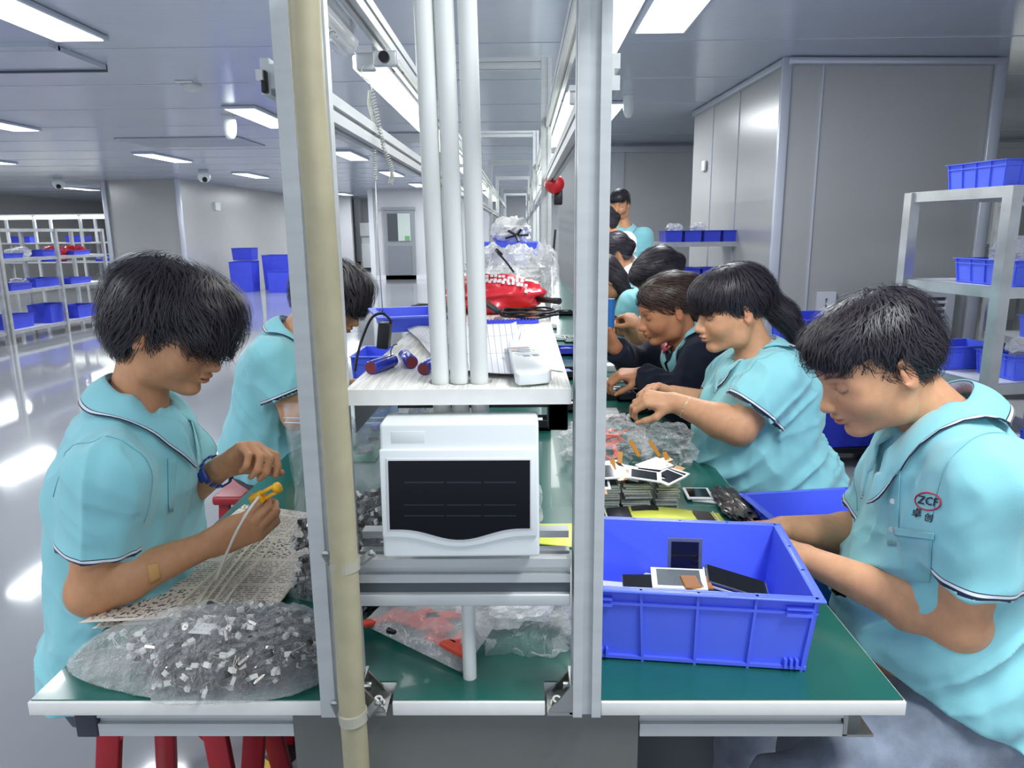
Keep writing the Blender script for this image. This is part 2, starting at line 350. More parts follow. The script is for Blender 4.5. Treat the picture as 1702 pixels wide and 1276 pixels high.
# corner brackets and bolts at the feet of the posts
for s,xp in ((1,lx1),(-1,rx0)):
    a=np.array([xp,.885,TZ-.012])
    g=MB(); g.bx(min(xp,xp+s*.035),max(xp,xp+s*.035),.885,.93,TZ-.020,TZ-.015)
    g.bx(min(xp,xp+s*.004),max(xp,xp+s*.004),.885,.93,TZ-.018,TZ+.028)
    for yy in (.886,.925): g.prism([(xp,yy,TZ-.016),(xp+s*.034,yy,TZ-.016),(xp,yy,TZ+.027)],(0,.004,0))
    br=g.build('corner_bracket',MOTIF,FRAME)
    MB().lathe((xp+s*.021,.905,TZ-.016),(0,-.3,1),[(.009,0),(.009,.003),(.0065,.003),(.0065,.011),(.0035,.011),(.0035,.006),(.0005,.006)],12).build('bolt',MOTIF,br)
    MB().lathe((xp+s*.004,.905,TZ+.012),(s,0,0),[(.0065,0),(.0065,.008),(.0035,.008),(.0035,.004),(.0005,.004)],12).build('bolt',MOTIF,br)
# the white shelf, one board for each bay, slotted at the front for the three pipes
SZ=1.205
M_=mat('shelf_wood','#E9E7E0',.45); nt=M_.node_tree; b_=nt.nodes['Principled BSDF']
tc=nt.nodes.new('ShaderNodeTexCoord'); mp=nt.nodes.new('ShaderNodeMapping'); mp.inputs['Scale'].default_value=(150,6,6); wv=nt.nodes.new('ShaderNodeTexNoise'); wv.inputs['Scale'].default_value=1.6; wv.inputs['Detail'].default_value=4; wv.inputs['Distortion'].default_value=1.2
nt.links.new(tc.outputs['Object'],mp.inputs[0]); nt.links.new(mp.outputs[0],wv.inputs['Vector']); cr=nt.nodes.new('ShaderNodeValToRGB'); cr.color_ramp.elements[0].position=.42; cr.color_ramp.elements[1].position=.58
cr.color_ramp.elements[0].color=srgb('#D0CDC4'); cr.color_ramp.elements[1].color=srgb('#ECEAE4'); nt.links.new(wv.outputs[0],cr.inputs[0]); nt.links.new(cr.outputs[0],b_.inputs['Base Color'])
bp=nt.nodes.new('ShaderNodeBump'); bp.inputs['Strength'].default_value=.25; bp.inputs['Distance'].default_value=.003; nt.links.new(wv.outputs[0],bp.inputs['Height']); nt.links.new(bp.outputs[0],b_.inputs['Normal'])
SHELF=thing('shelf','long white wood-grain shelf above the middle of the bench','shelf',(-.08,.885,SZ))
pts=[(-.112,.915),(-.084,.915),(-.057,.915)]
PIPES=[(U(733,640,.925),U(703,0,.925)),(U(764,640,.925),U(737,0,.925)),(U(797,640,.925),U(776,0,.925))]
px_=[p[0][0] for p in PIPES]; hx0,hx1=px_[0]-.016,px_[2]+.016
g=MB(); sx0,sx1=-.224,.061; z0,z1=SZ-.02,SZ
def arc(xc,n=7): return [(xc+.0145*math.cos(t),.925-.0145*math.sin(t)) for t in np.linspace(PI,0,n)]
front=[(sx0,.885),(sx1,.885),(sx1,.94),(sx0,.94)]
# front strip before the slots, then the strip around, then the full board
out=[(sx0,.885),(sx1,.885),(sx1,.925)]
for x in px_[::-1]: out+=arc(x)[::-1]
out+=[(sx0,.925)]
g.prism([(x,y,z0) for x,y in out],(0,0,z1-z0)); g.bx(sx0,hx0,.925,.945,z0,z1); g.bx(hx1,sx1,.925,.945,z0,z1); g.bx(sx0,sx1,.945,2.98,z0,z1)
g.build('shelf_board',M_,SHELF)
MB().bx(sx0,sx1,.8842,.885,z0,z1).build('edge_band',BOARD,SHELF)
for a,b in ((3.02,5.08),(5.12,7.18),(7.22,9.28),(9.32,11.4)): MB().bx(-.278,.078,a,b,z0,z1).build('shelf_board',M_,SHELF)
for y in (.93,1.9,2.9): MB().prism([(sx0,y,z0),(sx0+.045,y+.0,z0),(sx0,y,z0-.05)],(0,.012,0)).build('shelf_bracket',mat('bracket_grey','#7d8284',.35,.5),SHELF)
MB().bx(.034,.060,.93,.99,z0-.047,z0).bx(.034,.060,.93,.933,z0-.047,z0).build('socket_bracket',BLACK,SHELF,bevel=.003)
# three white conduit pipes running up through the shelf, a short one below
for k,(a,b) in enumerate(PIPES):
    d=b-a; lo=a-d*(.083/d[2]); hi=a+d*((2.56-a[2])/d[2])
    lab=('left white conduit pipe rising through the shelf','middle white conduit pipe rising through the shelf','right white conduit pipe rising through the shelf')[k]
    tag(MB().cyl(lo,hi,.0118,n=28).build('conduit_pipe',PVC,smooth=False,bevel=.0),lab,'pipe')
    bpy.context.scene.objects  # (no-op)
a=U(781,1122,.945); a[2]=TZ; tag(MB().cyl(a,(a[0],a[1],.905),.0100,n=24).build('conduit_pipe',PVC),'short white conduit pipe standing on the green mat under the box','pipe')
for o in [o for o in S.objects if o.name.startswith('conduit_pipe')]: o.data.set_sharp_from_angle(angle=.7); 
# the tan pipe strapped to the left post
BEIGE=mat('tan_pipe','#A39C80',.5,noise=.07,nscale=30,bump=.03,bscale=200)
HP=[U(503,-60,.835),U(512,120,.835),U(535,400,.837),U(557,700,.838),U(573,945,.84),U(584,1150,.843),U(593,1276,.85),U(604,1500,.86)]
t=thing('tan_pipe','tall tan plastic pipe strapped to the left aluminium post','pipe',tuple(HP[-1]))
MB().tube(bez(HP,8),[.0172]*57,24).build('pipe',BEIGE,t,smooth=True)
CLR=mat('clamp_clear','#B5B3A2',.2,0,.8,alpha=.75)
for (px,py) in ((575,945),(588,1196)):
    c=U(px,py,.842); c2=c+np.array([-.001,0,.014])
    g=MB().cyl(c,c2,.0192,n=26); g.build('pipe_clamp',CLR,t)
    for sx in ((-1,1) if py<1000 else (-1,1)):
        e=c+np.array([sx*.030,.02,.012]); q=MB().bar(c+np.array([sx*.017,.0,.007]),e,.012,.004); q.lathe(e+[0,-.002,0],(0,-1,0),[(.0055,0),(.0055,.003),(.002,.004)],10); q.build('clamp_tab',MOTIF,t)
# distribution box: white with a smoked window whose lower edge dips in a curve
DY=.862
def bp_(px,py,Y=DY): p=U(px,py,Y); return p
BX=thing('breaker_box','white plastic breaker box with a smoked window mounted on the lower rail','electrical box',tuple(bp_(763,925)))
def poly(pxs,Y=DY): return [bp_(x,y,Y) for x,y in pxs]
def wave(x0,y0,x1,y1,dip,n=22):
    return [(x0+(x1-x0)*t, y0+(y1-y0)*t+dip*(.5-.5*math.cos(2*PI*min(max((t-.06)/.88,0),1)))**1.15) for t in np.linspace(0,1,n)]
o1=[(630,704),(895,701),(897,925),(637,927)]
MB().prism(poly(o1,.850)[::-1],(0,.055,0)).build('body',WHITEPL,BX,bevel=.004,seg=3)
lid=[(630,748)]+wave(636,893,894,891,17)+[(894,747)]
MB().prism(poly(lid,.845)[::-1],(0,.01,0)).build('lid',WHITEPL,BX,bevel=.0012,seg=2)
SMOKE=mat('smoked_pane','#0C0E16',.16,0,.25)
win=[(645,766)]+wave(648,880,881,878,18)+[(881,765)]
wo=[(641,762)]+wave(644,883,884.5,881,18.5)+[(884.5,761)]
MB().prism(poly(wo,.8436)[::-1],(0,.003,0)).build('window_bezel',WHITEM,BX,bevel=.001)
MB().prism(poly(win,.8428)[::-1],(0,.003,0)).build('window_pane',SMOKE,BX)
g=MB(); 
for (x0,x1) in ((672,738),(742,800),(804,858)):
    for (y0,y1) in ((800,803),(838,840),(856,858)): g.prism(poly([(x0,y0),(x1,y0),(x1,y1),(x0,y1)],.8426),(0,.0006,0))
g.build('breaker_row',mat('breaker_dim','#1b1e2b',.3),BX)
g=MB(); g.prism(poly([(650,717),(706,716),(706,736),(650,737)],.8497)[::-1],(0,.002,0)); g.build('label_plate',mat('relief_plate','#DCE2E1',.4),BX,bevel=.0004)
# cables and clutter behind the box
MB().bx(-.17,.045,.95,.975,1.165,1.178).build('cable_tray',mat('tray_dark','#3a3d3f',.5),SHELF)
# ================================================================ PEOPLE: bodies and clothes grown from blended implicit limbs
def vnoise(P,seed=0):
    P=np.asarray(P,np.float32); i=np.floor(P).astype(np.int64); fr=(P-i).astype(np.float32); u=fr*fr*(3-2*fr)
    def h(a,b,c):
        x=(a*374761393+b*668265263+c*2147483647+seed*974711)&0xffffffff; x=((x^(x>>13))*1274126177)&0xffffffff; return ((x^(x>>16))&0xffff).astype(np.float32)/65535.
    r=0
    for dx in (0,1):
        for dy in (0,1):
            for dz in (0,1):
                w=(u[...,0] if dx else 1-u[...,0])*(u[...,1] if dy else 1-u[...,1])*(u[...,2] if dz else 1-u[...,2])
                r=r+w*h(i[...,0]+dx,i[...,1]+dy,i[...,2]+dz)
    return r*2-1
def smin(a,b,k):
    if k<=0: return np.minimum(a,b)
    h=np.maximum(k-np.abs(a-b),0)/k; return np.minimum(a,b)-h*h*k*.25
def smax(a,b,k): return -smin(-a,-b,k)
class SDF:
    def __init__(s): s.P=[]; s.post=[]
    def cone(s,a,b,ra,rb,k=.02,flat=0,op='add'): s.P.append(('c',np.array(a,float),np.array(b,float),ra,rb,k,flat,op)); return s
    def ell(s,c,r,Rm=None,k=.02,op='add'): s.P.append(('e',np.array(c,float),np.array(r,float)*np.ones(3),np.eye(3) if Rm is None else np.array(Rm),None,k,0,op)); return s
    def bounds(s):
        lo=[];hi=[]
        for p in s.P:
            if p[7]!='add': continue
            if p[0]=='c': r=max(p[3],p[4]); lo.append(np.minimum(p[1],p[2])-r); hi.append(np.maximum(p[1],p[2])+r)
            else: r=p[2].max(); lo.append(p[1]-r); hi.append(p[1]+r)
        return np.min(lo,0),np.max(hi,0)
    def pb(s,p):
        if p[0]=='c': r=max(p[3],p[4]); return np.minimum(p[1],p[2])-r,np.maximum(p[1],p[2])+r
        r=p[2].max(); return p[1]-r,p[1]+r
    def pe(s,p,X):
        if p[0]=='c':
            a,b,ra,rb=p[1:5]; ab=b-a; L=np.linalg.norm(ab); ax=(ab/L).astype(np.float32)
            q=X-a.astype(np.float32); tr=q@ax; t=np.clip(tr/L,0,1)
            d=np.linalg.norm(q-(t*L)[...,None]*ax,axis=-1)-(ra+(rb-ra)*t)
            if p[6]&1: d=smax(d,(tr-L).astype(np.float32),.004)
            if p[6]&2: d=smax(d,-tr,.004)
            return d
        q=(X-p[1].astype(np.float32))@p[3].astype(np.float32); r=p[2].astype(np.float32)
        k0=np.linalg.norm(q/r,axis=-1); k1=np.linalg.norm(q/(r*r),axis=-1)+1e-9; return k0*(k0-1)/k1
    def eval(s,X):
        X=np.asarray(X,np.float32); d=np.full(X.shape[:-1],1.,np.float32)
        for p in s.P:
            e=s.pe(p,X); d=smin(d,e,p[5]) if p[7]=='add' else smax(d,-e,p[5])
        for g in s.post: d=g(X,d)
        return d
    def grad(s,X,e=.002):
        g=np.stack([s.eval(X+np.eye(3)[i]*e)-s.eval(X-np.eye(3)[i]*e) for i in range(3)],-1); return g/(np.linalg.norm(g,axis=-1,keepdims=True)+1e-9)
    def mesh(s,h,lo=None,hi=None):
        l,u=s.bounds(); 
        if lo is not None: l=np.maximum(l,lo)
        if hi is not None: u=np.minimum(u,hi)
        l=l-3*h; n=np.ceil((u+3*h-l)/h).astype(int)+1
        D=np.full(n,1.,np.float32); ax=[(l[i]+np.arange(n[i])*h).astype(np.float32) for i in range(3)]
        for p in s.P:
            a,b=s.pb(p); pad=max(p[5],.0)+4*h
            i0=np.clip(np.floor((a-pad-l)/h).astype(int),0,n-1); i1=np.clip(np.ceil((b+pad-l)/h).astype(int)+1,1,n)
            if (i1<=i0).any(): continue
            sl=tuple(slice(i0[i],i1[i]) for i in range(3))
            X=np.stack(np.meshgrid(*[ax[i][sl[i]] for i in range(3)],indexing='ij'),-1); e=s.pe(p,X)
            D[sl]=smin(D[sl],e,p[5]) if p[7]=='add' else smax(D[sl],-e,p[5])
        if s.post:
            near=D<.05; ii=np.nonzero(near); X=np.stack([ax[i][ii[i]] for i in range(3)],-1); v=D[ii]
            for g in s.post: v=g(X,v)
            D[ii]=v
        return surface_nets(D,l,h)
def surface_nets(D,org,h):
    I=D<0; n=np.array(D.shape); c=np.zeros(n-1,np.uint8)
    for dx in (0,1):
        for dy in (0,1):
            for dz in (0,1): c+=I[dx:n[0]-1+dx,dy:n[1]-1+dy,dz:n[2]-1+dz]
    act=np.nonzero((c>0)&(c<8)); A=np.stack(act,-1); idx=np.full(n-1,-1,np.int32); idx[act]=np.arange(len(A))
    acc=np.zeros((len(A),3),np.float32); cnt=np.zeros(len(A),np.float32)
    for axs in range(3):
        o1,o2=[i for i in range(3) if i!=axs]
        for u in (0,1):
            for v in (0,1):
                a=A.copy(); a[:,o1]+=u; a[:,o2]+=v; b=a.copy(); b[:,axs]+=1
                da=D[a[:,0],a[:,1],a[:,2]]; db=D[b[:,0],b[:,1],b[:,2]]; m=(da<0)!=(db<0); t=np.where(m,da/(da-db+1e-12),0)
                q=(a-A).astype(np.float32); q[:,axs]+=t; acc+=q*m[:,None]; cnt+=m
    V=org+(A+acc/np.maximum(cnt,1)[:,None])*h
    Fs=[]
    for axs in range(3):
        o1,o2=[(1,2),(2,0),(0,1)][axs]
        s0=[slice(None)]*3; s1=[slice(None)]*3; s0[axs]=slice(0,-1); s1[axs]=slice(1,None)
        a=I[tuple(s0)]; b=I[tuple(s1)]
        for flip in (0,1):
            e=np.stack(np.nonzero((a&~b) if not flip else (~a&b)),-1)
            e=e[(e[:,o1]>0)&(e[:,o2]>0)&(e[:,o1]<n[o1]-1)&(e[:,o2]<n[o2]-1)]
            def g(u,v): q=e.copy(); q[:,o1]-=u; q[:,o2]-=v; return idx[q[:,0],q[:,1],q[:,2]]
            f=np.stack([g(1,1),g(0,1),g(0,0),g(1,0)],-1); Fs.append(f[:,::-1] if flip else f)
    return V,np.concatenate(Fs)
def np_mesh(name,V,Fc,mats,parent=None,smooth=True,cols=None,attrs=None):
    org=ORG.get(parent.name,np.zeros(3)) if parent is not None else np.zeros(3)
    V=np.asarray(V,np.float32)-org.astype(np.float32); k=Fc.shape[1]
    me=bpy.data.meshes.new(name); me.vertices.add(len(V)); me.vertices.foreach_set('co',V.ravel())
    me.loops.add(Fc.size); me.loops.foreach_set('vertex_index',Fc.astype(np.int32).ravel())
    me.polygons.add(len(Fc)); me.polygons.foreach_set('loop_start',np.arange(0,Fc.size,k,dtype=np.int32)); me.polygons.foreach_set('loop_total',np.full(len(Fc),k,np.int32))
    me.polygons.foreach_set('use_smooth',np.full(len(Fc),smooth))
    me.update(calc_edges=True)
    for q in (mats if isinstance(mats,(list,tuple)) else [mats]): me.materials.append(q)
    if cols is not None:
        a=me.color_attributes.new('col','FLOAT_COLOR','POINT'); c=np.ones((len(V),4),np.float32); c[:,:3]=cols; a.data.foreach_set('color',c.ravel())
    for kx,v in (attrs or {}).items(): a=me.attributes.new(kx,'FLOAT','POINT'); a.data.foreach_set('value',np.asarray(v,np.float32))
    o=bpy.data.objects.new(name,me); COL.objects.link(o)
    if parent is not None: o.parent=parent
    ORG[o.name]=org; return o
# ---- materials
def skinmat(name,rough=.48):
    M=mat(name,'#C99A7B',rough,0,.4,bump=.06,bscale=400,sub=.12); nt=M.node_tree; b=nt.nodes['Principled BSDF']
    a=nt.nodes.new('ShaderNodeAttribute'); a.attribute_name='col'
    n=nt.nodes.new('ShaderNodeTexNoise'); n.inputs['Scale'].default_value=35; n.inputs['Detail'].default_value=4
    r=nt.nodes.new('ShaderNodeMapRange'); r.inputs[1].default_value=.3; r.inputs[2].default_value=.7; r.inputs[3].default_value=.93; r.inputs[4].default_value=1.06
    mx=nt.nodes.new('ShaderNodeVectorMath'); mx.operation='SCALE'; nt.links.new(n.outputs[0],r.inputs[0]); nt.links.new(a.outputs['Color'],mx.inputs[0]); nt.links.new(r.outputs[0],mx.inputs['Scale']); nt.links.new(mx.outputs[0],b.inputs['Base Color'])
    return M
SKIN=skinmat('skin')
def clothmat(name,col,stripes=True,sheen=.3,bs=900,rough=.85):
    M=mat(name,col,rough,0,.2,sheen=sheen); nt=M.node_tree; b=nt.nodes['Principled BSDF']; L=nt.links.new
    tc=nt.nodes.new('ShaderNodeTexCoord'); n=nt.nodes.new('ShaderNodeTexNoise'); n.inputs['Scale'].default_value=bs; n.inputs['Detail'].default_value=2; L(tc.outputs['Object'],n.inputs['Vector'])
    bp=nt.nodes.new('ShaderNodeBump'); bp.inputs['Strength'].default_value=.35; bp.inputs['Distance'].default_value=.001; L(n.outputs[0],bp.inputs['Height']); L(bp.outputs[0],b.inputs['Normal'])
    if stripes:
        a=nt.nodes.new('ShaderNodeAttribute'); a.attribute_name='hem'
        r=nt.nodes.new('ShaderNodeMapRange'); r.inputs[1].default_value=-.004; r.inputs[2].default_value=.016; L(a.outputs['Fac'],r.inputs[0])
        cr=nt.nodes.new('ShaderNodeValToRGB'); e=cr.color_ramp; e.interpolation='CONSTANT'
        nv=srgb('#1b2440'); wh=srgb('#DDE6EE'); aq=srgb(col) if isinstance(col,str) else col
        e.elements[0].position=0; e.elements[0].color=nv; e.elements[1].position=.30; e.elements[1].color=wh
        for p,c in ((.52,nv),(.60,aq),): q=e.elements.new(p); q.color=c
        L(r.outputs[0],cr.inputs[0]); L(cr.outputs[0],b.inputs['Base Color'])
    return M
POLO=clothmat('polo_aqua','#8CCDD5'); NAVY=clothmat('jacket_navy','#1d2233',False,.1); WSHIRT=clothmat('white_knit','#E6E6E8',False)
JEANS=mat('jeans','#838c9c',.9,noise=.28,nscale=22,bump=.3,bscale=500,sheen=.2); BLKPANTS=clothmat('dark_trousers','#1b1d24',False,.1); GREYP=mat('grey_trousers','#595c66',.9)
HAIR=mat('hair_black','#242027',.55,0,.35); HAIRB=mat('hair_brown','#2f2523',.5,0,.4); HAIRS=mat('hair_strand','#332E34',.42,0,.5,noise=.3,nscale=60); HAIRBS=mat('hair_strand_brown','#4a3a35',.38,0,.5,noise=.3,nscale=60)
PLAID=mat('collar_inner','#9CA4C4',.8,noise=.35,nscale=260,stretch=(1,1,3))
def frame(fwd,up):
    f_=nz(fwd); u=np.array(up,float); u=nz(u-f_*u.dot(f_)); l=np.cross(u,f_); return np.stack([f_,l,u],1)   # columns: forward, left, up
def head_prims(s,c,Rm,k=1.0,female=False):
    def w(p): return c+Rm@(np.array(p,float)*k)
    def E(p,r,kk=.02,op='add',Rl=None): s.ell(w(p),np.array(r)*k,Rm if Rl is None else Rm@Rl,kk*k,op)
    def Cn(a,b,ra,rb,kk=.015,op='add'): s.cone(w(a),w(b),ra*k,rb*k,kk*k,0,op)
    E((-.022,0,.035),(.096,.075,.083)); E((.035,0,.03),(.058,.064,.062),.03)
    E((.03,0,-.032),(.060,.056,.062),.03)
    jw=.050 if not female else .048
    for y in (-1,1):
        Cn((-.008,y*(jw+.006),-.035),(.012,y*jw,-.075),.02,.017,.03); Cn((.012,y*jw,-.070),(.070,y*.013,-.090),.016,.013,.025)
        E((.058,y*.036,-.028),(.030,.026,.028),.03)               # cheek
        Cn((.060,y*.046,.004),(.082,y*.018,.028),.010,.011,.02)    # brow bone
        E((.088,y*.031,.008),(.010,.017,.012),.012,'sub')         # socket
        E((.076,y*.031,.007),(.0135,.0155,.0125),.005)            # closed eyeball and lid
        E((.103,y*.0095,-.030),(.009,.007,.0065),.006)            # nostril wing
    Cn((.086,0,.018),(.109,0,-.021),.007,.0095,.014); E((.112,0,-.026),(.010,.0095,.008),.008)
    E((.085,0,-.050),(.017,.023,.018),.015)                         # muzzle
    E((.101,0,-.0490),(.0085,.020,.0055),.003); E((.0985,0,-.0602),(.0085,.017,.0062),.003)
    E((.082,0,-.087),(.013,.017,.012),.015)
    E((.112,0,-.0552),(.016,.022,.0013),.002,'sub')
    for y in (-1,1):                                                # ears
        a=.18; Rl=np.array([[math.cos(a),0,math.sin(a)],[0,1,0],[-math.sin(a),0,math.cos(a)]])
        b=y*.35; Rz=np.array([[math.cos(b),-math.sin(b),0],[math.sin(b),math.cos(b),0],[0,0,1]])
        E((-.012,y*.079,-.006),(.0185,.0065,.0315),.006,'add',Rz@Rl)
        E((-.006,y*.0860,-.001),(.0125,.0085,.021),.004,'sub',Rz@Rl)
        E((-.006,y*.079,-.006),(.005,.004,.012),.003,'add',Rz@Rl)
    return w
def head_color(V,c,Rm,k,skin,lipc):
    q=((V-c)@Rm)/k; C_=np.tile(np.array(skin,np.float32),(len(V),1))
    def mask(cx,cy,cz,rx,ry,rz,soft=.35):
        d=np.sqrt(((q[:,0]-cx)/rx)**2+((np.abs(q[:,1])-cy)/ry)**2+((q[:,2]-cz)/rz)**2); return np.clip((1-d)/soft,0,1)[:,None]
    def mixc(m,col): 
        nonlocal C_; C_=C_*(1-m)+np.array(col,np.float32)*m
    mixc(mask(.103,0,-.055,.02,.021,.0105)*.75,lipc)
    mixc(mask(.112,0,-.0552,.03,.022,.0022)*.6,[x*.3 for x in lipc])
    bz=.0315+(np.abs(q[:,1])-.03)*.0
    mixc(np.clip(1-np.abs(q[:,2]-(.030+.004*np.cos((np.abs(q[:,1])-.03)*90)))/.0045,0,1)[:,None]*((np.abs(q[:,1])>.013)&(np.abs(q[:,1])<.050)&(q[:,0]>.05))[:,None]*.85,(.03,.022,.02))
    mixc((np.clip(1-np.abs(q[:,2]-(-.001+((np.abs(q[:,1])-.031)/.017)**2*.005))/.0028,0,1)*(np.abs(np.abs(q[:,1])-.031)<.017)*(q[:,0]>.06))[:,None]*.9,(.03,.02,.018))
    mixc(mask(-.01,.082,-.006,.022,.012,.034)*.35,(skin[0]*1.05,skin[1]*.75,skin[2]*.7))
    mixc(mask(.07,.04,-.03,.04,.03,.03,.8)*.16,(skin[0]*1.0,skin[1]*.72,skin[2]*.7))
    return C_
def hand_prims(s,Wp,fd,pn,thumb,curl=(35,40,25),spread=.06,tcurl=.4,k=1.0,idx=None,opp=.35):
    f_=nz(fd); n_=np.array(pn,float); n_=nz(n_-f_*n_.dot(f_)); t_=np.cross(n_,f_)*thumb
    def w(a,b,c_): return Wp+k*(f_*a+t_*b+n_*c_)
    K=[(.084,.026),(.089,.0085),(.084,-.009),(.075,-.0255)]; Ls=[(.042,.025,.020),(.046,.029,.021),(.042,.027,.021),(.033,.021,.019)]
    for (a,b) in K: s.cone(w(.004,b*.55,0),w(a,b,-.003),.0155*k,.0105*k,.012*k)
    s.ell(w(.045,0,.006),(.038*k,.034*k,.0125*k),np.stack([f_,t_,n_],1),.012*k)
    s.ell(w(.03,.024,.010),(.028*k,.015*k,.014*k),np.stack([f_,t_,n_],1),.012*k)
    tips=[]
    for i,((a,b),L3) in enumerate(zip(K,Ls)):
        cu=curl if idx is None or i not in idx else idx[i]
        p=w(a,b,-.003); ang=0; r=[.0098,.0088,.0080,.0062] if i<3 else [.0086,.0077,.007,.0056]; sp=spread*(1.5-i)
        for j in range(3):
            ang+=math.radians(cu[j]); d=math.cos(ang)*nz(f_+t_*sp)+math.sin(ang)*n_; q=p+d*L3[j]*k
            s.cone(p,q,r[j]*k,r[j+1]*k,.0035*k); p=q
        tips.append(p)
    p=w(.022,.022,.006); 
    for L_,d,ra,rb in ((.044,f_*.62+t_*(.75-opp*.6)+n_*(.25+opp*.5),.0145,.0118),(.034,f_*.85+t_*(.42-opp)+n_*(.3+tcurl*.5),.0118,.0100),(.028,f_*.9+t_*(.2-opp)+n_*(.3+tcurl),.0100,.0072)):
        q=p+nz(d)*L_*k; s.cone(p,q,ra*k,rb*k,.006*k); p=q
    tips.append(p); return tips
def arm_prims(s,S_,E_,W_,g=1.0,kk=.03):
    S_,E_,W_=map(np.array,(S_,E_,W_)); s.cone(S_,E_,.050*g,.039*g,kk); m_=E_+(W_-E_)*.28
    s.cone(E_,m_,.039*g,.042*g,.02); s.cone(m_,W_,.042*g,.0255*g,.02); s.ell(E_,.037*g,None,.02)
def strands(name,H,seedP,crown,Rm,c,k,matr,parent,n=2500,steps=9,step=.011,width=.0009,down=.25,fwd=0.,lift=.003,seed=1,tipout=0.,rand=.25):
    rg=np.random.RandomState(seed); P=seedP[rg.randint(0,len(seedP),n)].astype(np.float64)+rg.normal(0,.001,(n,3)); cw=c+Rm@(np.array(crown)*k)
    side=rg.normal(0,1,(n,3)); ph=rg.uniform(0,1,n); off=(rg.uniform(0,1,n)**2.2*1.6-.02)*lift; L_=[]; N_=[]
    for j in range(steps):
        g=H.grad(P); d=H.eval(P); P=P-g*(d-off*(1+j*.06))[:,None]
        L_.append(P.copy()); N_.append(g)
        v=P-cw; v=v/(np.linalg.norm(v,axis=1,keepdims=True)+1e-6)+np.array(Rm[:,2])*(-down)+Rm[:,0]*fwd+side*rand*.35
        wv=vnoise(P*22,seed)[:,None]; v=v+np.cross(g,v)*wv*rand; v=v-g*(v*g).sum(1,keepdims=True)*(1-tipout*j/steps)
        v/=np.linalg.norm(v,axis=1,keepdims=True)+1e-9; P=P+v*step*(.7+.6*ph[:,None])
    L_=np.array(L_); N_=np.array(N_); T=np.gradient(L_,axis=0); B=np.cross(T,N_); B/=np.linalg.norm(B,axis=2,keepdims=True)+1e-9
    wd=(width*np.sqrt(np.clip(1-np.linspace(0,1,steps)**2,.02,1)))[:,None,None]
    A=L_+B*wd; Bq=L_-B*wd; V=np.stack([A,Bq],2).transpose(1,0,2,3).reshape(-1,3)   # strand, step, side
    b=(np.arange(n)*steps*2)[:,None]+(np.arange(steps-1)*2)[None]; b=b.ravel(); Fc=np.stack([b,b+1,b+3,b+2],-1)
    return np_mesh(name,V,Fc,matr,parent)
def torso_prims(s,J,g,infl=0.,belly=0.,bust=0.):
    P,N,SL,SR=J['pelvis'],J['neck'],J['sl'],J['sr']; side=nz(SL-SR); up=nz(N-P); side=nz(side-up*side.dot(up)); fr=np.cross(side,up)   # front
    w=np.linalg.norm(SL-SR)/2; L_=np.linalg.norm(N-P); ch=P+up*L_*.68-fr*.005; wa=P+up*L_*.33; bend=J.get('bend',0.)
    wa=wa-fr*bend; 
    for y in (-1,1):
        s.cone(ch+side*y*w*.46,wa+side*y*w*.40+fr*belly*.3,.098*g+infl,.092*g+infl,.05); s.cone(wa+side*y*w*.40+fr*belly*.3,P+side*y*w*.42,.092*g+infl,.108*g+infl,.05)
        s.cone(N-up*.045+side*y*.035,(SL if y>0 else SR)-up*.005,.046*g+infl,.048*g+infl,.045)
        if bust: s.ell(ch+side*y*.062+fr*(.075+bust)-up*.02,(.062+infl)*1.0,None,.05)
    s.cone(ch,wa+fr*belly,.10*g+infl,.10*g+infl,.05); s.ell(N-up*.07,(.075+infl),None,.05)
    if belly: s.ell(P+up*L_*.22+fr*(.03+belly),(.115*g+infl),None,.06)
    return side,up,fr
def hair_prims(Hs,hair,hc,Rm,hs):
    for pr in hair['prims']:
        if pr[0]=='e': Hs.ell(hc+Rm@(np.array(pr[1])*hs),np.array(pr[2])*hs,Rm,pr[3]*hs,pr[4] if len(pr)>4 else 'add')
        elif pr[0]=='w': Hs.cone(pr[1],pr[2],pr[3],pr[4],pr[5])
        else: Hs.cone(hc+Rm@(np.array(pr[1])*hs),hc+Rm@(np.array(pr[2])*hs),pr[3]*hs,pr[4]*hs,pr[5]*hs,0,pr[6] if len(pr)>6 else 'add')
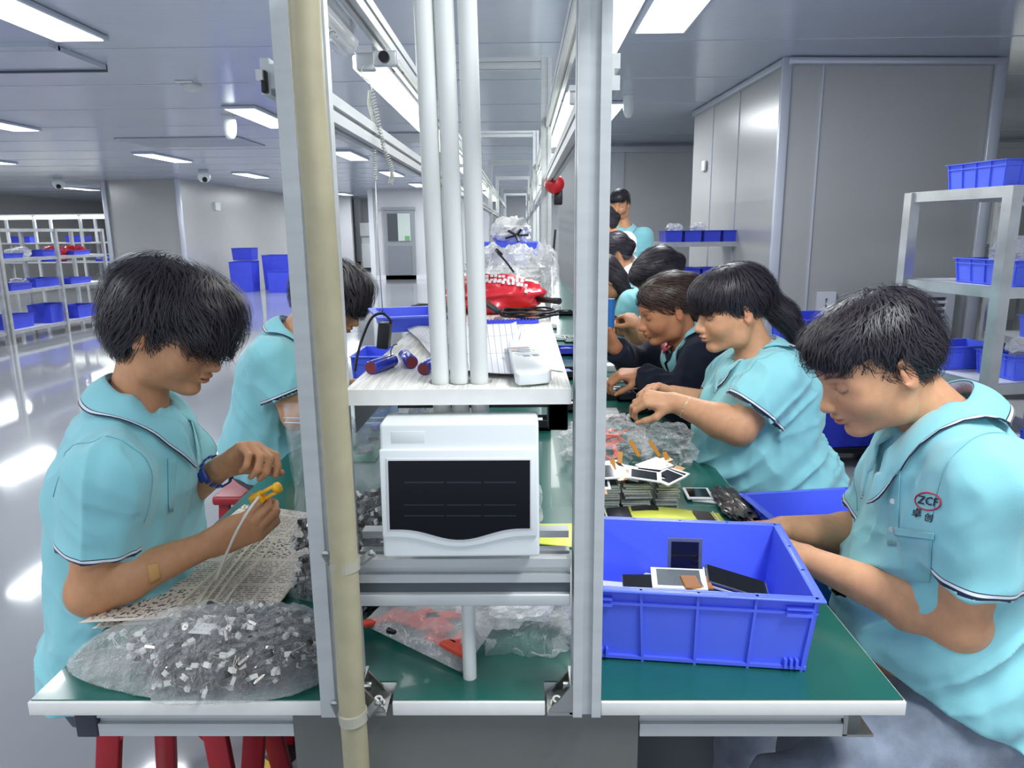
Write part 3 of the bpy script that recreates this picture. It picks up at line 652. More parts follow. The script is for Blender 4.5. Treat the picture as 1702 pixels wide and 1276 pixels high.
def make_collar(J,shirtS,side,up,fr,parent,r=.064,tip=.06,lift=.0,mats=None,open_=.12,size=1.0,inner=True):
    N=J['neck']; nd=nz(J['headc']-N); u=nz(nd*.45+up*.55); f_=nz(fr-u*fr.dot(u)); s_=np.cross(u,f_)*-1; c=N+u*(.004+lift)+f_*.006
    th=np.linspace(-PI+open_,PI-open_,61)          # 0 = nape
    rows=[];hem=[]; nv=9
    for a in th:
        fa=max(0,-math.cos(a)); e=((-math.cos(a)+1)/2)
        T=c+s_*math.sin(a)*r+f_*(-math.cos(a)*r*1.05)+u*(.034-.050*e**1.4)
        tipx=math.exp(-((PI-abs(a))/.55)**2)
        B=c+s_*math.sin(a)*(r+.026)*(1-.18*tipx)+f_*(-math.cos(a)*(r+.03)+tipx*.006)+u*(-.012-.040*e**1.4-tip*.75*tipx)
        row=[];hr=[]
        for v in np.linspace(0,1,nv): row.append(T*(1-v)+(T+(B-T)*size)*v+nz(T-c)*.006*math.sin(v*PI)); hr.append((1-v)*np.linalg.norm(T-B))
        rows.append(row);hem.append(hr)
    G=np.array(rows); X=G.reshape(-1,3)
    for it in range(9):
        d=shirtS.eval(X); g=shirtS.grad(X,.006); m=np.maximum(.0045-d,0); D_=(g*m[:,None]).reshape(G.shape)
        if it<7:
            for _ in range(6): D_[1:-1]=(D_[:-2]+2*D_[1:-1]+D_[2:])/4
        X=X+D_.reshape(-1,3)*(1.3 if it<7 else 1)
    G=X.reshape(G.shape); a_,b_=G.shape[:2]
    Fc=np.array([(i*b_+j,(i+1)*b_+j,(i+1)*b_+j+1,i*b_+j+1) for i in range(a_-1) for j in range(b_-1)])
    o=np_mesh('collar',X,Fc,mats or POLO,parent,attrs={'hem':np.array(hem).ravel()}); q=o.modifiers.new('t','SOLIDIFY'); q.thickness=.0025; q.offset=-1
    if inner:
        rows=[]
        for a in th:
            e=((-math.cos(a)+1)/2); T=c+s_*math.sin(a)*(r-.002)+f_*(-math.cos(a)*(r-.002)*1.05)+u*(.033-.050*e**1.4)
            rows.append([T,T-u*(.02+.035*e)+nz(c-T)*.003])
        o2=MB().grid(rows).build('collar_band',PLAID,parent,smooth=True); q=o2.modifiers.new('t','SOLIDIFY'); q.thickness=.002
    return o
def proj(Sd,X,d,off=.0008,n=40):
    X=np.asarray(X,np.float64).copy(); d=np.broadcast_to(np.array(nz(d) if np.ndim(d)==1 else d,float),X.shape); g=np.zeros(X.shape[:-1])
    for _ in range(n): X=X+d*((Sd.eval(X)-off)*.7)[...,None]
    return X
SEAM=mat('seam_thread','#6FB6C0',.9)
def shirt_seams(J,c,so,t):
    for sd in 'lr':
        S_,E_=J['s'+sd],J['e'+sd]; O_=J['s'+('r' if sd=='l' else 'l')]; out=nz(S_-O_); up=J['_up']; ax=nz(nz(E_-S_)*.25+out); a,b,_=basis(ax); th=np.linspace(0,2*PI,60)
        D_=np.outer(np.cos(th),a)+np.outer(np.sin(th),b); C0=S_+nz(E_-S_)*.01-ax*.0; X=C0+D_*.01
        for _ in range(60): X=X+D_*(np.maximum(.0-c.eval(X)+.0006,.0)*.8)[:,None]
        r=np.linalg.norm(X-C0,axis=1); ok=(r<.095); runs=[]; cur=[]
        for i in range(60):
            if ok[i]: cur.append(X[i])
            elif cur: runs.append(cur); cur=[]
        if cur: runs.append(cur)
        for q in runs:
            if len(q)>4: MB().tube(q,.0007,5).build('sleeve_seam',SEAM,t,smooth=True)
def make_person(lab,J,skin='#C08E6C',g=1.,h=.0035,hs=1.,female=False,sleeve='short',shirt=None,belly=0.,bust=0.,infl=.012,hem_drop=.0,hands=None,pants=None,hair=None,wr=.005,seed=1,legs=True,collar=True,cuffs=None,lip=None,sleeve_t=.62,group=None,sl_r=.068,csize=1.0,hem_tilt=0.,hem_plane=None):
    J={k_:(np.array(v,float) if not np.isscalar(v) else v) for k_,v in J.items()}
    base=J['pelvis'].copy(); base[2]=0 if not J.get('z0') else J['z0']
    t=thing('person',lab,'person',tuple(base),group)
    s=SDF(); Rm=frame(J['hf'],J['hu']); hc=J['headc']
    side,up,fr=torso_prims(s,J,g*.97,0,belly*.8,bust*.6)
    J['_up']=up
    arm_prims(s,J['sl'],J['el'],J['wl'],g); arm_prims(s,J['sr'],J['er'],J['wr'],g)
    nk=hc+Rm@np.array([-.03,0,-.05])*hs
    s.cone(J['neck']-up*.02,nk,.056*g if not female else .050*g,.052*g if not female else .045*g,.03)
    head_prims(s,hc,Rm,hs,female)
    hands=hands or {}
    tips={}
    for sd,W_ in (('l',J['wl']),('r',J['wr'])):
        if sd in hands:
            hd=hands[sd]; El=J['e'+sd]; fd=np.array(hd.get('f',nz(W_-El)),float); a={k_:v for k_,v in hd.items() if k_ not in('f','n')}
            tips[sd]=hand_prims(s,W_,fd,hd['n'],(1 if sd=='r' else -1)*hd.get('mir',1),**{k_:v for k_,v in a.items() if k_!='mir'})
        else: s.cone(W_,W_+nz(W_-J['e'+sd])*.08,.028,.025,.02)
    sc=np.array(srgb(skin)[:3]); lipc=lip or (sc[0]*.80,sc[1]*.55,sc[2]*.56)
    V,Fc=s.mesh(h); cl=head_color(V,hc,Rm,hs,sc,lipc)
    if hair:
        Hf=SDF(); hair_prims(Hf,hair,hc,Rm,hs); nr=np.linalg.norm(V-hc,axis=1)<.2; dd=np.full(len(V),1.,np.float32); dd[nr]=Hf.eval(V[nr]); mm=(np.clip(1-(dd-.001)/.010,0,1)**1.5*.8)[:,None]; cl=cl*(1-mm)+np.array((.035,.028,.028))*mm
    o=np_mesh('body',V,Fc,SKIN,t,cols=cl)
    # ---- shirt
    c=SDF(); torso_prims(c,J,g,infl,belly,bust)
    hems=[]
    for sd in 'lr':
        S_,E_,W_=J['s'+sd],J['e'+sd],J['w'+sd]
        if sleeve=='short':
            e=S_+(E_-S_)*sleeve_t; L_=np.linalg.norm(e-S_); st=S_+nz(e-S_)*0
            c.cone(st,e,.056*g+infl,sl_r*g+.002,.03,1); hems.append((st,nz(e-st),L_))
        else:
            c.cone(S_,E_,.056*g+infl,.050*g+infl*.8,.03); c.cone(E_,E_+(W_-E_)*.96,.050*g+infl*.8,.036*g+.006,.03,1); c.ell(E_,.052*g+infl*.5,None,.02)
    zc=J['pelvis']-up*(.06+hem_drop); 
    c.cone(J['pelvis'],J['pelvis']-up*.02,.10,.10,.03) if not legs else None
    for y in (-1,1): c.cone(J['pelvis']+side*y*.07,J['pelvis']+side*y*.075-up*(.10+hem_drop)+fr*.02,.105*g+infl,.11*g+infl,.05)
    cn_=nz(up-fr*hem_tilt)
    if hem_plane is not None: zc=np.array(hem_plane[0],float); cn_=nz(hem_plane[1])
    def cut(X,d): return smax(d,((zc-X)@cn_).astype(np.float32),.004)
    Bs=np.stack([side,fr,up],1).astype(np.float32)
    def wrink(X,d):
        q=(X-J['pelvis'].astype(np.float32))@Bs
        n1=vnoise(np.stack([q[...,0]*6+q[...,2]*7,q[...,1]*6,q[...,2]*24+q[...,1]*14-q[...,0]*5],-1),seed); n1=1-np.abs(n1)*2
        n2=vnoise(q*34,seed+5); low=np.clip(1.15-q[...,2]/.45,.25,1)
        n3=vnoise(q*11,seed+9)
        n4=1-np.abs(vnoise(np.stack([q[...,0]*26+q[...,1]*10,q[...,1]*26,q[...,2]*6],-1),seed+7))*2
        return d-(n1*low*wr+n2*wr*.22+n3*wr*.7+n4*wr*.45).astype(np.float32)
    c.post=[wrink,cut]
    nkc=SDF()
    # neck opening
    nd=nz(hc-J['neck']); c.cone(J['neck']+up*.012+fr*.02,J['neck']+nd*.2,.058*g,.07*g,.01,0,'sub')
    V,Fc=c.mesh(h if h<.005 else h)
    hem=np.full(len(V),1.,np.float32)
    for st,ax,L_ in hems:
        q=V-st; tt=q@ax; rad=np.linalg.norm(q-tt[:,None]*ax,axis=1); mk=(tt>L_*.55)&(tt<L_+.004)&(rad<sl_r*g+.016); hem=np.where(mk,np.minimum(hem,L_-tt-.001),hem)
    sh=shirt or POLO
    so=np_mesh('shirt' if sleeve=='short' else 'jacket',V,Fc,sh,t,attrs={'hem':hem})
    if collar: make_collar(J,c,side,up,fr,t,r=(.062 if not female else .058)*g,mats=sh if sh is POLO else None,inner=sh is POLO,size=csize)
    # ---- trousers
    if legs:
        p=SDF()
        for sd in 'lr':
            hp=J['pelvis']+side*(.085 if sd=='l' else -.085)-up*.03; kn=J['k'+sd]; an=J['a'+sd]
            p.cone(hp,kn,.096*g,.066*g,.03); p.cone(kn,an+np.array([0,0,.05]),.064*g,.052*g,.03,1)
        p.cone(J['pelvis']+side*.06,J['pelvis']-side*.06,.112*g,.112*g,.04); p.cone(J['pelvis']+side*.05+up*.05+fr*belly*.5,J['pelvis']-side*.05+up*.05+fr*belly*.5,.100*g,.100*g,.05)
        def pw(X,d): return d-(.006*(1-2*np.abs(vnoise(X*np.array([14,14,18],np.float32),seed+3)))).astype(np.float32)
        p.post=[pw]; V,Fc=p.mesh(max(h*1.6,.007)); np_mesh('trousers',V,Fc,pants or BLKPANTS,t)
        q=SDF(); 
        for sd in 'lr':
            an=J['a'+sd]; q=SDF(); ff=np.array([fr[0],fr[1],0]); ff=nz(ff); q.cone(an+[0,0,-.005]-ff*.03,an+ff*.15+[0,0,-.03],.042,.033,.02); q.cone(an+[0,0,.03],an,.04,.045,.02)
            q.post=[lambda X,d,an=an: smax(d,(an[2]-.068-X[...,2]).astype(np.float32),.005)]
            V,Fc=q.mesh(.009); np_mesh('shoe',V,Fc,BLACK,t)
    # ---- hair
    if hair:
        Hs=SDF()
        hair_prims(Hs,hair,hc,Rm,hs)
        def hw(X,d): 
            q=((X-hc.astype(np.float32))@Rm.astype(np.float32)); r=np.stack([np.arctan2(q[...,1],q[...,0]+.03)*9,q[...,2]*20,q[...,0]*12],-1); return d-(vnoise(r,seed)*.0050+vnoise(r*[2.2,.5,.6],seed+4)*.004+vnoise(q*70,seed+1)*.0012).astype(np.float32)
        Hs.post=[hw]; V,Fc=Hs.mesh(max(h,.004)); hm=hair.get('mat',HAIR); ho=np_mesh('hair',V,Fc,hm,t)
        if hair.get('n',0): Hq=SDF(); Hq.P=Hs.P; strands('strands',Hq,V,hair.get('crown',(-.03,0,.13)),Rm,hc,hs,HAIRS if hm is HAIR else HAIRBS,ho,n=hair['n'],**hair.get('kw',{}))
    shirt_seams(J,c,so,t) if (sleeve=='short' and h<.0045) else None
    J['_t']=t; J['_S']=c; J['_B']=s; J['_fr']=(side,up,fr); J['_R']=Rm; J['_tips']=tips; return J
# hair styles in head space (forward, left, up)
def H_short(fringe=.0):
    return [('e',(-.028,0,.050),(.101,.082,.080),.02),('e',(.02,0,.085),(.075,.066,.042),.03),('e',(-.052,0,.0),(.068,.077,.062),.03),
            ('e',(.075,0,-.005),(.055,.09,.062),.008,'sub'),('e',(.05,.075,-.035),(.06,.05,.062),.008,'sub'),('e',(.05,-.075,-.035),(.06,.05,.062),.008,'sub'),('e',(-.03,0,-.10),(.12,.1,.052),.012,'sub'),
            ('e',(-.002,.09,-.012),(.022,.03,.034),.008,'sub'),('e',(-.002,-.09,-.012),(.022,.03,.034),.008,'sub')]
# ================================================================ THE WORKERS
def PT(px,py,Y): return U(px,py,Y)
HN=.0035
# 1. young man in front on the left
J1=dict(pelvis=PT(218,1060,1.28),neck=PT(222,668,1.28),sl=PT(292,750,1.43),sr=PT(176,792,1.12),er=PT(152,983,1.12),wr=PT(350,903,1.20),el=PT(245,870,1.44),wl=PT(370,776,1.33),
 headc=PT(284,553,1.30),hf=(.90,-.12,-.42),hu=(.38,0,.92),kl=(-.40,1.45,.60),kr=(-.40,1.26,.60),al=(-.40,1.48,.08),ar=(-.42,1.34,.08),bend=.0)
HL=dict(prims=[('e',(.070,.01,.030),(.030,.055,.042),.015),('e',(-.030,0,.050),(.110,.090,.088),.02),('e',(.040,0,.080),(.078,.078,.052),.03),('e',(.088,0,.040),(.030,.066,.040),.02),('e',(-.055,0,-.005),(.070,.078,.070),.03),
    ('e',(.100,0,-.022),(.05,.10,.048),.006,'sub'),('e',(.055,.085,-.045),(.055,.05,.066),.01,'sub'),('e',(.055,-.085,-.045),(.055,.05,.066),.01,'sub'),('e',(-.02,0,-.115),(.12,.1,.055),.012,'sub'),('e',(-.004,.092,-.012),(.024,.028,.034),.008,'sub'),('e',(-.004,-.092,-.012),(.024,.028,.034),.008,'sub')],
    n=8000,crown=(-.045,0,.135),kw=dict(step=.012,steps=9,lift=.011,tipout=.5,rand=.7,width=.0007,down=.35))
P1=make_person('young man with thick dark fringe in aqua polo bent over the newspaper',J1,skin='#C48F69',h=HN,g=.90,hs=.90,sleeve_t=.62,belly=-.01,pants=GREYP,hair=HL,seed=3,wr=.010,sl_r=.058,csize=1.15,hem_plane=((0,0,.585),(0,0,1)),
 hands=dict(r=dict(n=(.3,.8,.35),curl=(38,48,25),opp=.5,f=nz((.85,.30,.30)),k=.95),l=dict(n=(.35,-.5,-.6),curl=(62,62,40),f=nz((.80,-.1,.50)),idx={0:(48,45,30)},k=.92)))
# 2. the man in the right foreground
J2=dict(pelvis=PT(1580,1115,1.17),neck=PT(1572,692,1.18),sr=PT(1490,795,1.33),sl=PT(1650,805,1.00),el=PT(1592,1035,1.03),wl=PT(1338,928,1.21),er=PT(1450,890,1.36),wr=PT(1302,878,1.32),
 headc=PT(1456,610,1.20),hf=(-.86,-.05,-.45),hu=(-.4,0,.9),kl=(.42,1.0,.50),kr=(.45,1.30,.50),al=(.42,.98,.08),ar=(.45,1.30,.08),bend=-.02)
HR=dict(prims=[('e',(-.026,0,.050),(.101,.083,.080),.02),('e',(.040,0,.080),(.066,.064,.042),.03),('e',(-.055,0,.005),(.060,.075,.058),.03),('e',(.072,0,.062),(.030,.055,.026),.02),
    ('e',(.105,0,-.004),(.060,.10,.055),.01,'sub'),('e',(.060,.085,-.030),(.064,.05,.064),.01,'sub'),('e',(.060,-.085,-.030),(.064,.05,.064),.01,'sub'),('e',(-.02,0,-.095),(.12,.1,.052),.015,'sub'),('e',(-.004,.092,-.008),(.026,.028,.038),.008,'sub'),('e',(-.004,-.092,-.008),(.026,.028,.038),.008,'sub')],
    n=8500,crown=(-.050,0,.125),kw=dict(step=.0065,steps=6,lift=.008,tipout=.6,rand=.7,width=.0006))
P2=make_person('man with short black hair in aqua polo beside the front crate',J2,skin='#CF9B76',h=HN,g=.95,hs=.92,sleeve_t=.60,belly=.03,pants=JEANS,hair=HR,seed=8,wr=.012,csize=1.3,
 hands=dict(l=dict(n=(0,.4,-.9),curl=(30,35,20),f=nz((-.62,.75,-.05)),k=.95),r=dict(n=(0,-.3,-.9),curl=(30,30,15),f=nz((-.95,-.05,-.0)),k=.95)),sl_r=.070,hem_drop=.0,hem_plane=((.70,1.05,.635),(.41,0,.91)))
def seat(J,sx,y):
    J.setdefault('pelvis',(sx*.9 if sx>0 else -.95,y,.55)); kx=.46 if sx>0 else -.58
    J.setdefault('kl',(kx,y-.1*sx,.53)); J.setdefault('kr',(kx,y+.1*sx,.53)); J.setdefault('al',(kx,y-.1*sx,.08)); J.setdefault('ar',(kx,y+.1*sx,.08)); return J
BALD=[('e',(.100,0,-.018),(.055,.10,.050),.008,'sub'),('e',(.060,.085,-.040),(.058,.05,.068),.01,'sub'),('e',(.060,-.085,-.040),(.058,.05,.068),.01,'sub'),('e',(-.004,.092,-.010),(.024,.028,.034),.008,'sub'),('e',(-.004,-.092,-.010),(.024,.028,.034),.008,'sub'),('e',(.0,0,-.12),(.1,.1,.045),.012,'sub')]
CAP=[('e',(-.026,0,.050),(.105,.084,.084),.02),('e',(.030,0,.066),(.080,.076,.058),.03)]
FRING=[('e',(.082,0,.042),(.026,.058,.034),.015)]
# 3. second man on the left
J3=seat(dict(pelvis=PT(452,735,2.2),neck=PT(485,558,2.18),sr=PT(450,598,2.03),sl=PT(515,590,2.36),er=PT(492,690,2.02),wr=PT(585,655,2.1),el=PT(520,660,2.4),wl=PT(600,640,2.35),headc=PT(548,500,2.2),hf=(.88,-.1,-.48),hu=(.42,0,.9)),-1,2.2)
H3=dict(prims=HL['prims'],n=3000,crown=(-.045,0,.135),kw=dict(step=.014,steps=8,lift=.010,tipout=.4,rand=.6,width=.0012))
P3=make_person('man in aqua polo partly hidden behind the tan pipe on the left',J3,skin='#C9946E',h=.0045,g=.95,hs=.92,belly=0,pants=GREYP,hair=H3,seed=13,wr=.007,sl_r=.066,csize=1.1,
 hands=dict(r=dict(n=(.2,.6,-.5),curl=(35,40,20),k=.95),l=dict(n=(0,-.4,-.8),curl=(35,40,20),k=.95)))
# 4. woman in aqua polo, long ponytail
J4=seat(dict(pelvis=PT(1292,785,2.0),neck=PT(1262,592,2.0),sl=PT(1292,632,1.86),sr=PT(1225,625,2.14),el=PT(1228,712,1.84),wl=PT(1120,668,1.93),er=PT(1200,680,2.16),wr=PT(1118,655,2.10),headc=PT(1216,518,2.0),hf=(-.93,-.16,-.22),hu=(-.15,0,1)),1,2.0)
H4=dict(prims=CAP+[('e',(.074,0,.046),(.024,.050,.036),.012),('c',(-.10,0,.03),(-.16,0,-.05),.030,.030,.03),('c',(-.16,0,-.05),(-.22,.0,-.19),.030,.014,.02)]+BALD[:3]+BALD[3:5],n=6500,crown=(.01,0,.135),kw=dict(step=.013,steps=10,lift=.007,rand=.45,width=.0008,down=.25,tipout=.25),mat=HAIR)
P4=make_person('woman with fringe and long ponytail in aqua polo wearing a pale bangle',J4,skin='#CE9A76',h=.0042,g=1.06,hs=.93,female=True,belly=.075,bust=.03,pants=BLKPANTS,hair=H4,seed=21,wr=.012,sl_r=.072,csize=1.05,hem_drop=.02,
 hands=dict(l=dict(n=(0,.5,-.8),curl=(45,50,25),k=.9,f=nz((-.95,.05,.1))),r=dict(n=(0,-.5,-.8),curl=(45,50,25),k=.9)))
# 5. woman in navy jacket with red lining
J5=seat(dict(pelvis=(.90,2.5,.56),neck=PT(1140,566,2.46),sl=PT(1175,602,2.30),sr=PT(1105,590,2.62),el=PT(1128,668,2.26),wl=PT(1068,622,2.38),er=PT(1062,612,2.66),wr=PT(1022,578,2.52),headc=PT(1108,518,2.46),hf=(-.90,-.20,-.30),hu=(-.2,0,1)),1,2.5)
H5=dict(prims=[('e',(-.028,0,.050),(.103,.082,.082),.02),('e',(.015,0,.066),(.074,.070,.054),.03),('e',(.098,0,.026),(.036,.075,.040),.01,'sub'),('e',(-.11,0,.055),(.052,.045,.045),.02),('c',(-.09,0,.02),(-.13,0,-.10),.035,.03,.03)]+BALD[:3]+BALD[3:5],n=3500,crown=(.06,0,.10),kw=dict(step=.013,steps=9,lift=.006,rand=.35,width=.0010,down=.0),mat=HAIRB)
P5=make_person('woman with pinned brown hair in a navy jacket with red lining',J5,skin='#B97F5C',h=.005,g=1.02,hs=.93,female=True,sleeve='long',shirt=NAVY,belly=.04,bust=.03,pants=BLKPANTS,hair=H5,seed=25,wr=.009,infl=.018,
 hands=dict(l=dict(n=(0,.3,-.9),curl=(40,45,25),k=.9,f=nz((-.98,.0,.0))),r=dict(n=(-.5,-.6,-.3),curl=(60,60,30),k=.9,f=nz((-.5,0,.8)))))
# 6. woman with a bun bending behind her
J6=seat(dict(pelvis=(.93,3.15,.56),neck=PT(1122,508,3.12),sl=PT(1145,530,2.96),sr=PT(1095,530,3.3),el=PT(1085,560,2.95),wl=PT(1062,540,3.02),er=PT(1060,560,3.3),wr=PT(1040,545,3.2),headc=PT(1094,462,3.1),hf=(-.75,-.10,-.65),hu=(-.6,0,.8)),1,3.15)
HB=dict(prims=CAP+[('e',(-.115,0,.0),(.034,.036,.034),.02),('e',(-.05,0,-.01),(.07,.075,.06),.02)]+BALD[:3]+BALD[3:5],n=1500,crown=(.06,0,.10),kw=dict(step=.014,steps=8,lift=.003,rand=.15,width=.0015,down=0.))
P6=make_person('woman with dark hair in a bun in aqua polo, head bowed, behind the navy jacket',J6,skin='#C08A66',h=.006,g=.95,hs=.93,female=True,belly=.0,pants=BLKPANTS,hair=HB,seed=31,wr=.006,hands=dict(l=dict(n=(0,.3,-.9),curl=(40,45,25),k=.9),r=dict(n=(0,-.5,-.8),curl=(40,45,25),k=.9)),collar=True)
# 7. long haired woman in aqua, mostly behind the post
J7=seat(dict(pelvis=(.82,3.8,.56),neck=PT(1030,486,3.7),sl=PT(1050,504,3.55),sr=PT(1015,504,3.87),el=PT(1038,545,3.55),wl=PT(1005,532,3.6),er=PT(1005,535,3.87),wr=PT(985,532,3.75),headc=PT(1004,468,3.65),hf=(-.7,-.1,-.7),hu=(-.65,0,.75)),1,3.8)
H7=dict(prims=CAP+[('e',(-.05,0,-.02),(.07,.085,.09),.03),('c',(-.05,.05,-.05),(-.02,.09,-.19),.04,.02,.03),('c',(-.05,-.05,-.05),(-.0,-.09,-.20),.04,.02,.03)]+BALD[:3],n=1500,crown=(-.03,0,.13),kw=dict(step=.018,steps=9,lift=.003,rand=.15,width=.0015,down=.6))
P7=make_person('woman with long loose dark hair in aqua polo, half hidden by the right frame post',J7,skin='#C08A66',h=.006,g=.95,hs=.93,female=True,pants=BLKPANTS,hair=H7,seed=37,wr=.006,hands=dict(l=dict(n=(0,.3,-.9),curl=(40,45,25),k=.9),r=dict(n=(0,-.5,-.8),curl=(40,45,25),k=.9)))
# 8. dark haired worker further on
J8=seat(dict(pelvis=(.85,4.2,.56),neck=PT(1040,446,4.2),sl=PT(1052,462,4.05),sr=PT(1028,462,4.35),el=PT(1035,490,4.05),wl=PT(1005,482,4.1),er=PT(1010,490,4.35),wr=PT(995,482,4.3),headc=PT(1020,424,4.2),hf=(-.85,-.1,-.5),hu=(-.4,0,.9)),1,4.2)
P8=make_person('worker with black hair tied low, bent over the bench below the white shirt',J8,skin='#C08A66',h=.008,g=.95,hs=.93,female=True,shirt=WSHIRT,pants=BLKPANTS,hair=dict(prims=HB['prims'],n=700,crown=(.06,0,.1),kw=dict(step=.02,steps=6,lift=.003,rand=.15,width=.002,down=0.)),seed=41,collar=False)
# 9. worker in white
J9=seat(dict(pelvis=(.78,5.1,.62),neck=PT(1024,392,5.1),sl=PT(1040,402,4.95),sr=PT(1012,402,5.25),el=PT(1040,432,4.95),wl=PT(1012,430,5.0),er=PT(1012,430,5.25),wr=PT(1000,432,5.2),headc=PT(1001,374,5.1),hf=(-.85,-.1,-.5),hu=(-.4,0,.9)),1,5.1)
P9=make_person('black-haired worker in a white shirt, leaning in beside the standing man',J9,skin='#C08A66',h=.008,g=1.0,hs=.93,female=True,shirt=WSHIRT,pants=BLKPANTS,hair=dict(prims=HB['prims'],n=700,crown=(.06,0,.1),kw=dict(step=.02,steps=6,lift=.003,rand=.15,width=.002,down=0.)),seed=43,collar=False)
# 10. the man standing at the back
y=5.95; hcp=PT(1030,341,y); x=hcp[0]+.03
J10=dict(pelvis=(x+.02,y,.90),neck=(x+.02,y,1.41),sl=(x+.17,y-.04,1.345),sr=(x-.15,y+.02,1.35),el=(x+.215,y-.02,1.03),er=(x-.2,y-.1,1.05),wl=(x+.20,y-.12,.82),wr=(x-.12,y-.25,.95),headc=hcp,hf=(-.35,-.93,-.25),hu=(-.1,-.2,1),kl=(x+.1,y,.48),kr=(x-.08,y,.48),al=(x+.1,y,.08),ar=(x-.08,y,.08))
P10=make_person('smiling young man in aqua polo standing beyond the seated women',J10,skin='#CB9570',h=.006,g=.92,hs=.93,pants=BLKPANTS,hair=dict(prims=HR['prims'],n=1500,crown=(-.05,0,.125),kw=dict(step=.01,steps=6,lift=.006,tipout=.5,rand=.5,width=.002)),seed=47,wr=.005,
 hands=dict(l=dict(n=(-1,0,0),curl=(20,25,15),k=.9),r=dict(n=(0,0,-1),curl=(20,25,15),k=.9)))
print('people', [tuple(np.round(np.linalg.norm(J['s'+a]-J['e'+a]),2) for a in 'lr')+tuple(np.round(np.linalg.norm(J['w'+a]-J['e'+a]),2) for a in 'lr') for J in (P1,P2,P3,P4,P5,P6,P7,P8,P9,P10)])
# ================================================================ CRATES, RACKS, LAMPS, BACKGROUND
def crate_mb(L,W,H,t=.003,ribs=(4,3),taper=.93,flange=.012,detail=True):
    b=MB(); 
    def ring(s,z,ins=0): x=L/2*s-ins; y=W/2*s-ins; return [(-x,-y,z),(x,-y,z),(x,y,z),(-x,y,z)]
    V=ring(taper,0)+ring(1,H)+ring(1,H,t)+ring(taper,t*1.5,t); F_=[(3,2,1,0),(12,13,14,15)]
    for k in (0,4,8):
        for i in range(4): j=(i+1)%4; F_.append((k+i,k+j,k+4+j,k+4+i))
    b.add(V,F_)
    def band(z,hh,out):
        x,y=L/2*(taper+(1-taper)*z/H),W/2*(taper+(1-taper)*z/H)
        b.bx(-x-out,x+out,-y-out,-y,z-hh/2,z+hh/2); b.bx(-x-out,x+out,y,y+out,z-hh/2,z+hh/2); b.bx(-x-out,-x,-y,y,z-hh/2,z+hh/2); b.bx(x,x+out,-y,y,z-hh/2,z+hh/2)
    r=MB()
    x,y=L/2,W/2; o=flange; r.bx(-x-o,x+o,-y-o,-y+.001,H-.004,H); r.bx(-x-o,x+o,y-.001,y+o,H-.004,H); r.bx(-x-o,-x+.001,-y,y,H-.004,H); r.bx(x-.001,x+o,-y,y,H-.004,H)
    if detail:
        band(H*.80,.004,.006); band(.006,.005,.006)
        n=ribs[0]
        for i in range(n+1):
            u=-1+2*i/n
            for s in (-1,1): b.add([( (u*L/2*taper)-.002,s*W/2*taper,0),((u*L/2*taper)+.002,s*W/2*taper,0),((u*L/2*taper)+.002,s*(W/2*taper+.006),0),((u*L/2*taper)-.002,s*(W/2*taper+.006),0),(u*L/2-.002,s*W/2,H),(u*L/2+.002,s*W/2,H),(u*L/2+.002,s*(W/2+.006),H),(u*L/2-.002,s*(W/2+.006),H)],[(0,1,2,3),(4,7,6,5),(0,4,5,1),(1,5,6,2),(2,6,7,3),(3,7,4,0)])
        n=ribs[1]
        for i in range(n+1):
            u=-1+2*i/n
            for s in (-1,1): b.add([(s*L/2*taper,(u*W/2*taper)-.002,0),(s*L/2*taper,(u*W/2*taper)+.002,0),(s*(L/2*taper+.006),(u*W/2*taper)+.002,0),(s*(L/2*taper+.006),(u*W/2*taper)-.002,0),(s*L/2,u*W/2-.002,H),(s*L/2,u*W/2+.002,H),(s*(L/2+.006),u*W/2+.002,H),(s*(L/2+.006),u*W/2-.002,H)],[(0,1,2,3),(4,7,6,5),(0,4,5,1),(1,5,6,2),(2,6,7,3),(3,7,4,0)])
    return b,r
CR={}
def crate(L,W,H,loc,rz,label,group=None,detail=True,m=None,ribs=(4,3),name='crate'):
    key=(L,W,H,detail,ribs,(m or BLUE).name)
    if key not in CR:
        t=bpy.data.objects.new(name,None); COL.objects.link(t); ORG[t.name]=np.zeros(3); b,r=crate_mb(L,W,H,detail=detail,ribs=ribs)
        b.build('crate_body',m or BLUE,t); r.build('rim',m or BLUE,t,bevel=.0025 if L<.5 and detail else 0); CR[key]=t
    else: t=copy_tree(CR[key])
    t.location=loc; t.rotation_euler=(0,0,rz); tag(t,label,'crate',group); return t
# near crate on the right end of the bench, turned a little
rzc=math.radians(-6.5); ux=np.array([math.cos(rzc),math.sin(rzc)]); uy=np.array([-ux[1],ux[0]])
fr_=np.array([.418,.952]); cc=fr_-ux*.165+uy*.130
NC=crate(.33,.26,.122,(cc[0],cc[1],TZ),rzc,'large blue plastic crate holding loose display modules, front right of the bench',ribs=(4,3))
g=MB(); 
for sx in (-1,1):
    for k in range(3): g.bx(sx*.138+(k-1)*.008-.002,sx*.138+(k-1)*.008+.002,-.131,-.122,.006,.020)
    g.bx(sx*.142-.018,sx*.142+.018,-.139,-.130,.094,.098); g.bx(sx*.142-.018,sx*.142+.018,-.139,-.130,.104,.107)
g.build('corner_ribs',BLUE,NC)['kind']='stuff'
LCDB=mat('lcd_black','#14151b',.08,0,.7); LCDW=mat('lcd_frame','#D9DCDD',.4); LCDS=mat('lcd_silver','#8f9599',.2,.7,noise=.1,nscale=200); AMB=mat('flex_amber','#B87B2A',.35); COP=mat('copper_flex','#9a6a4a',.4)
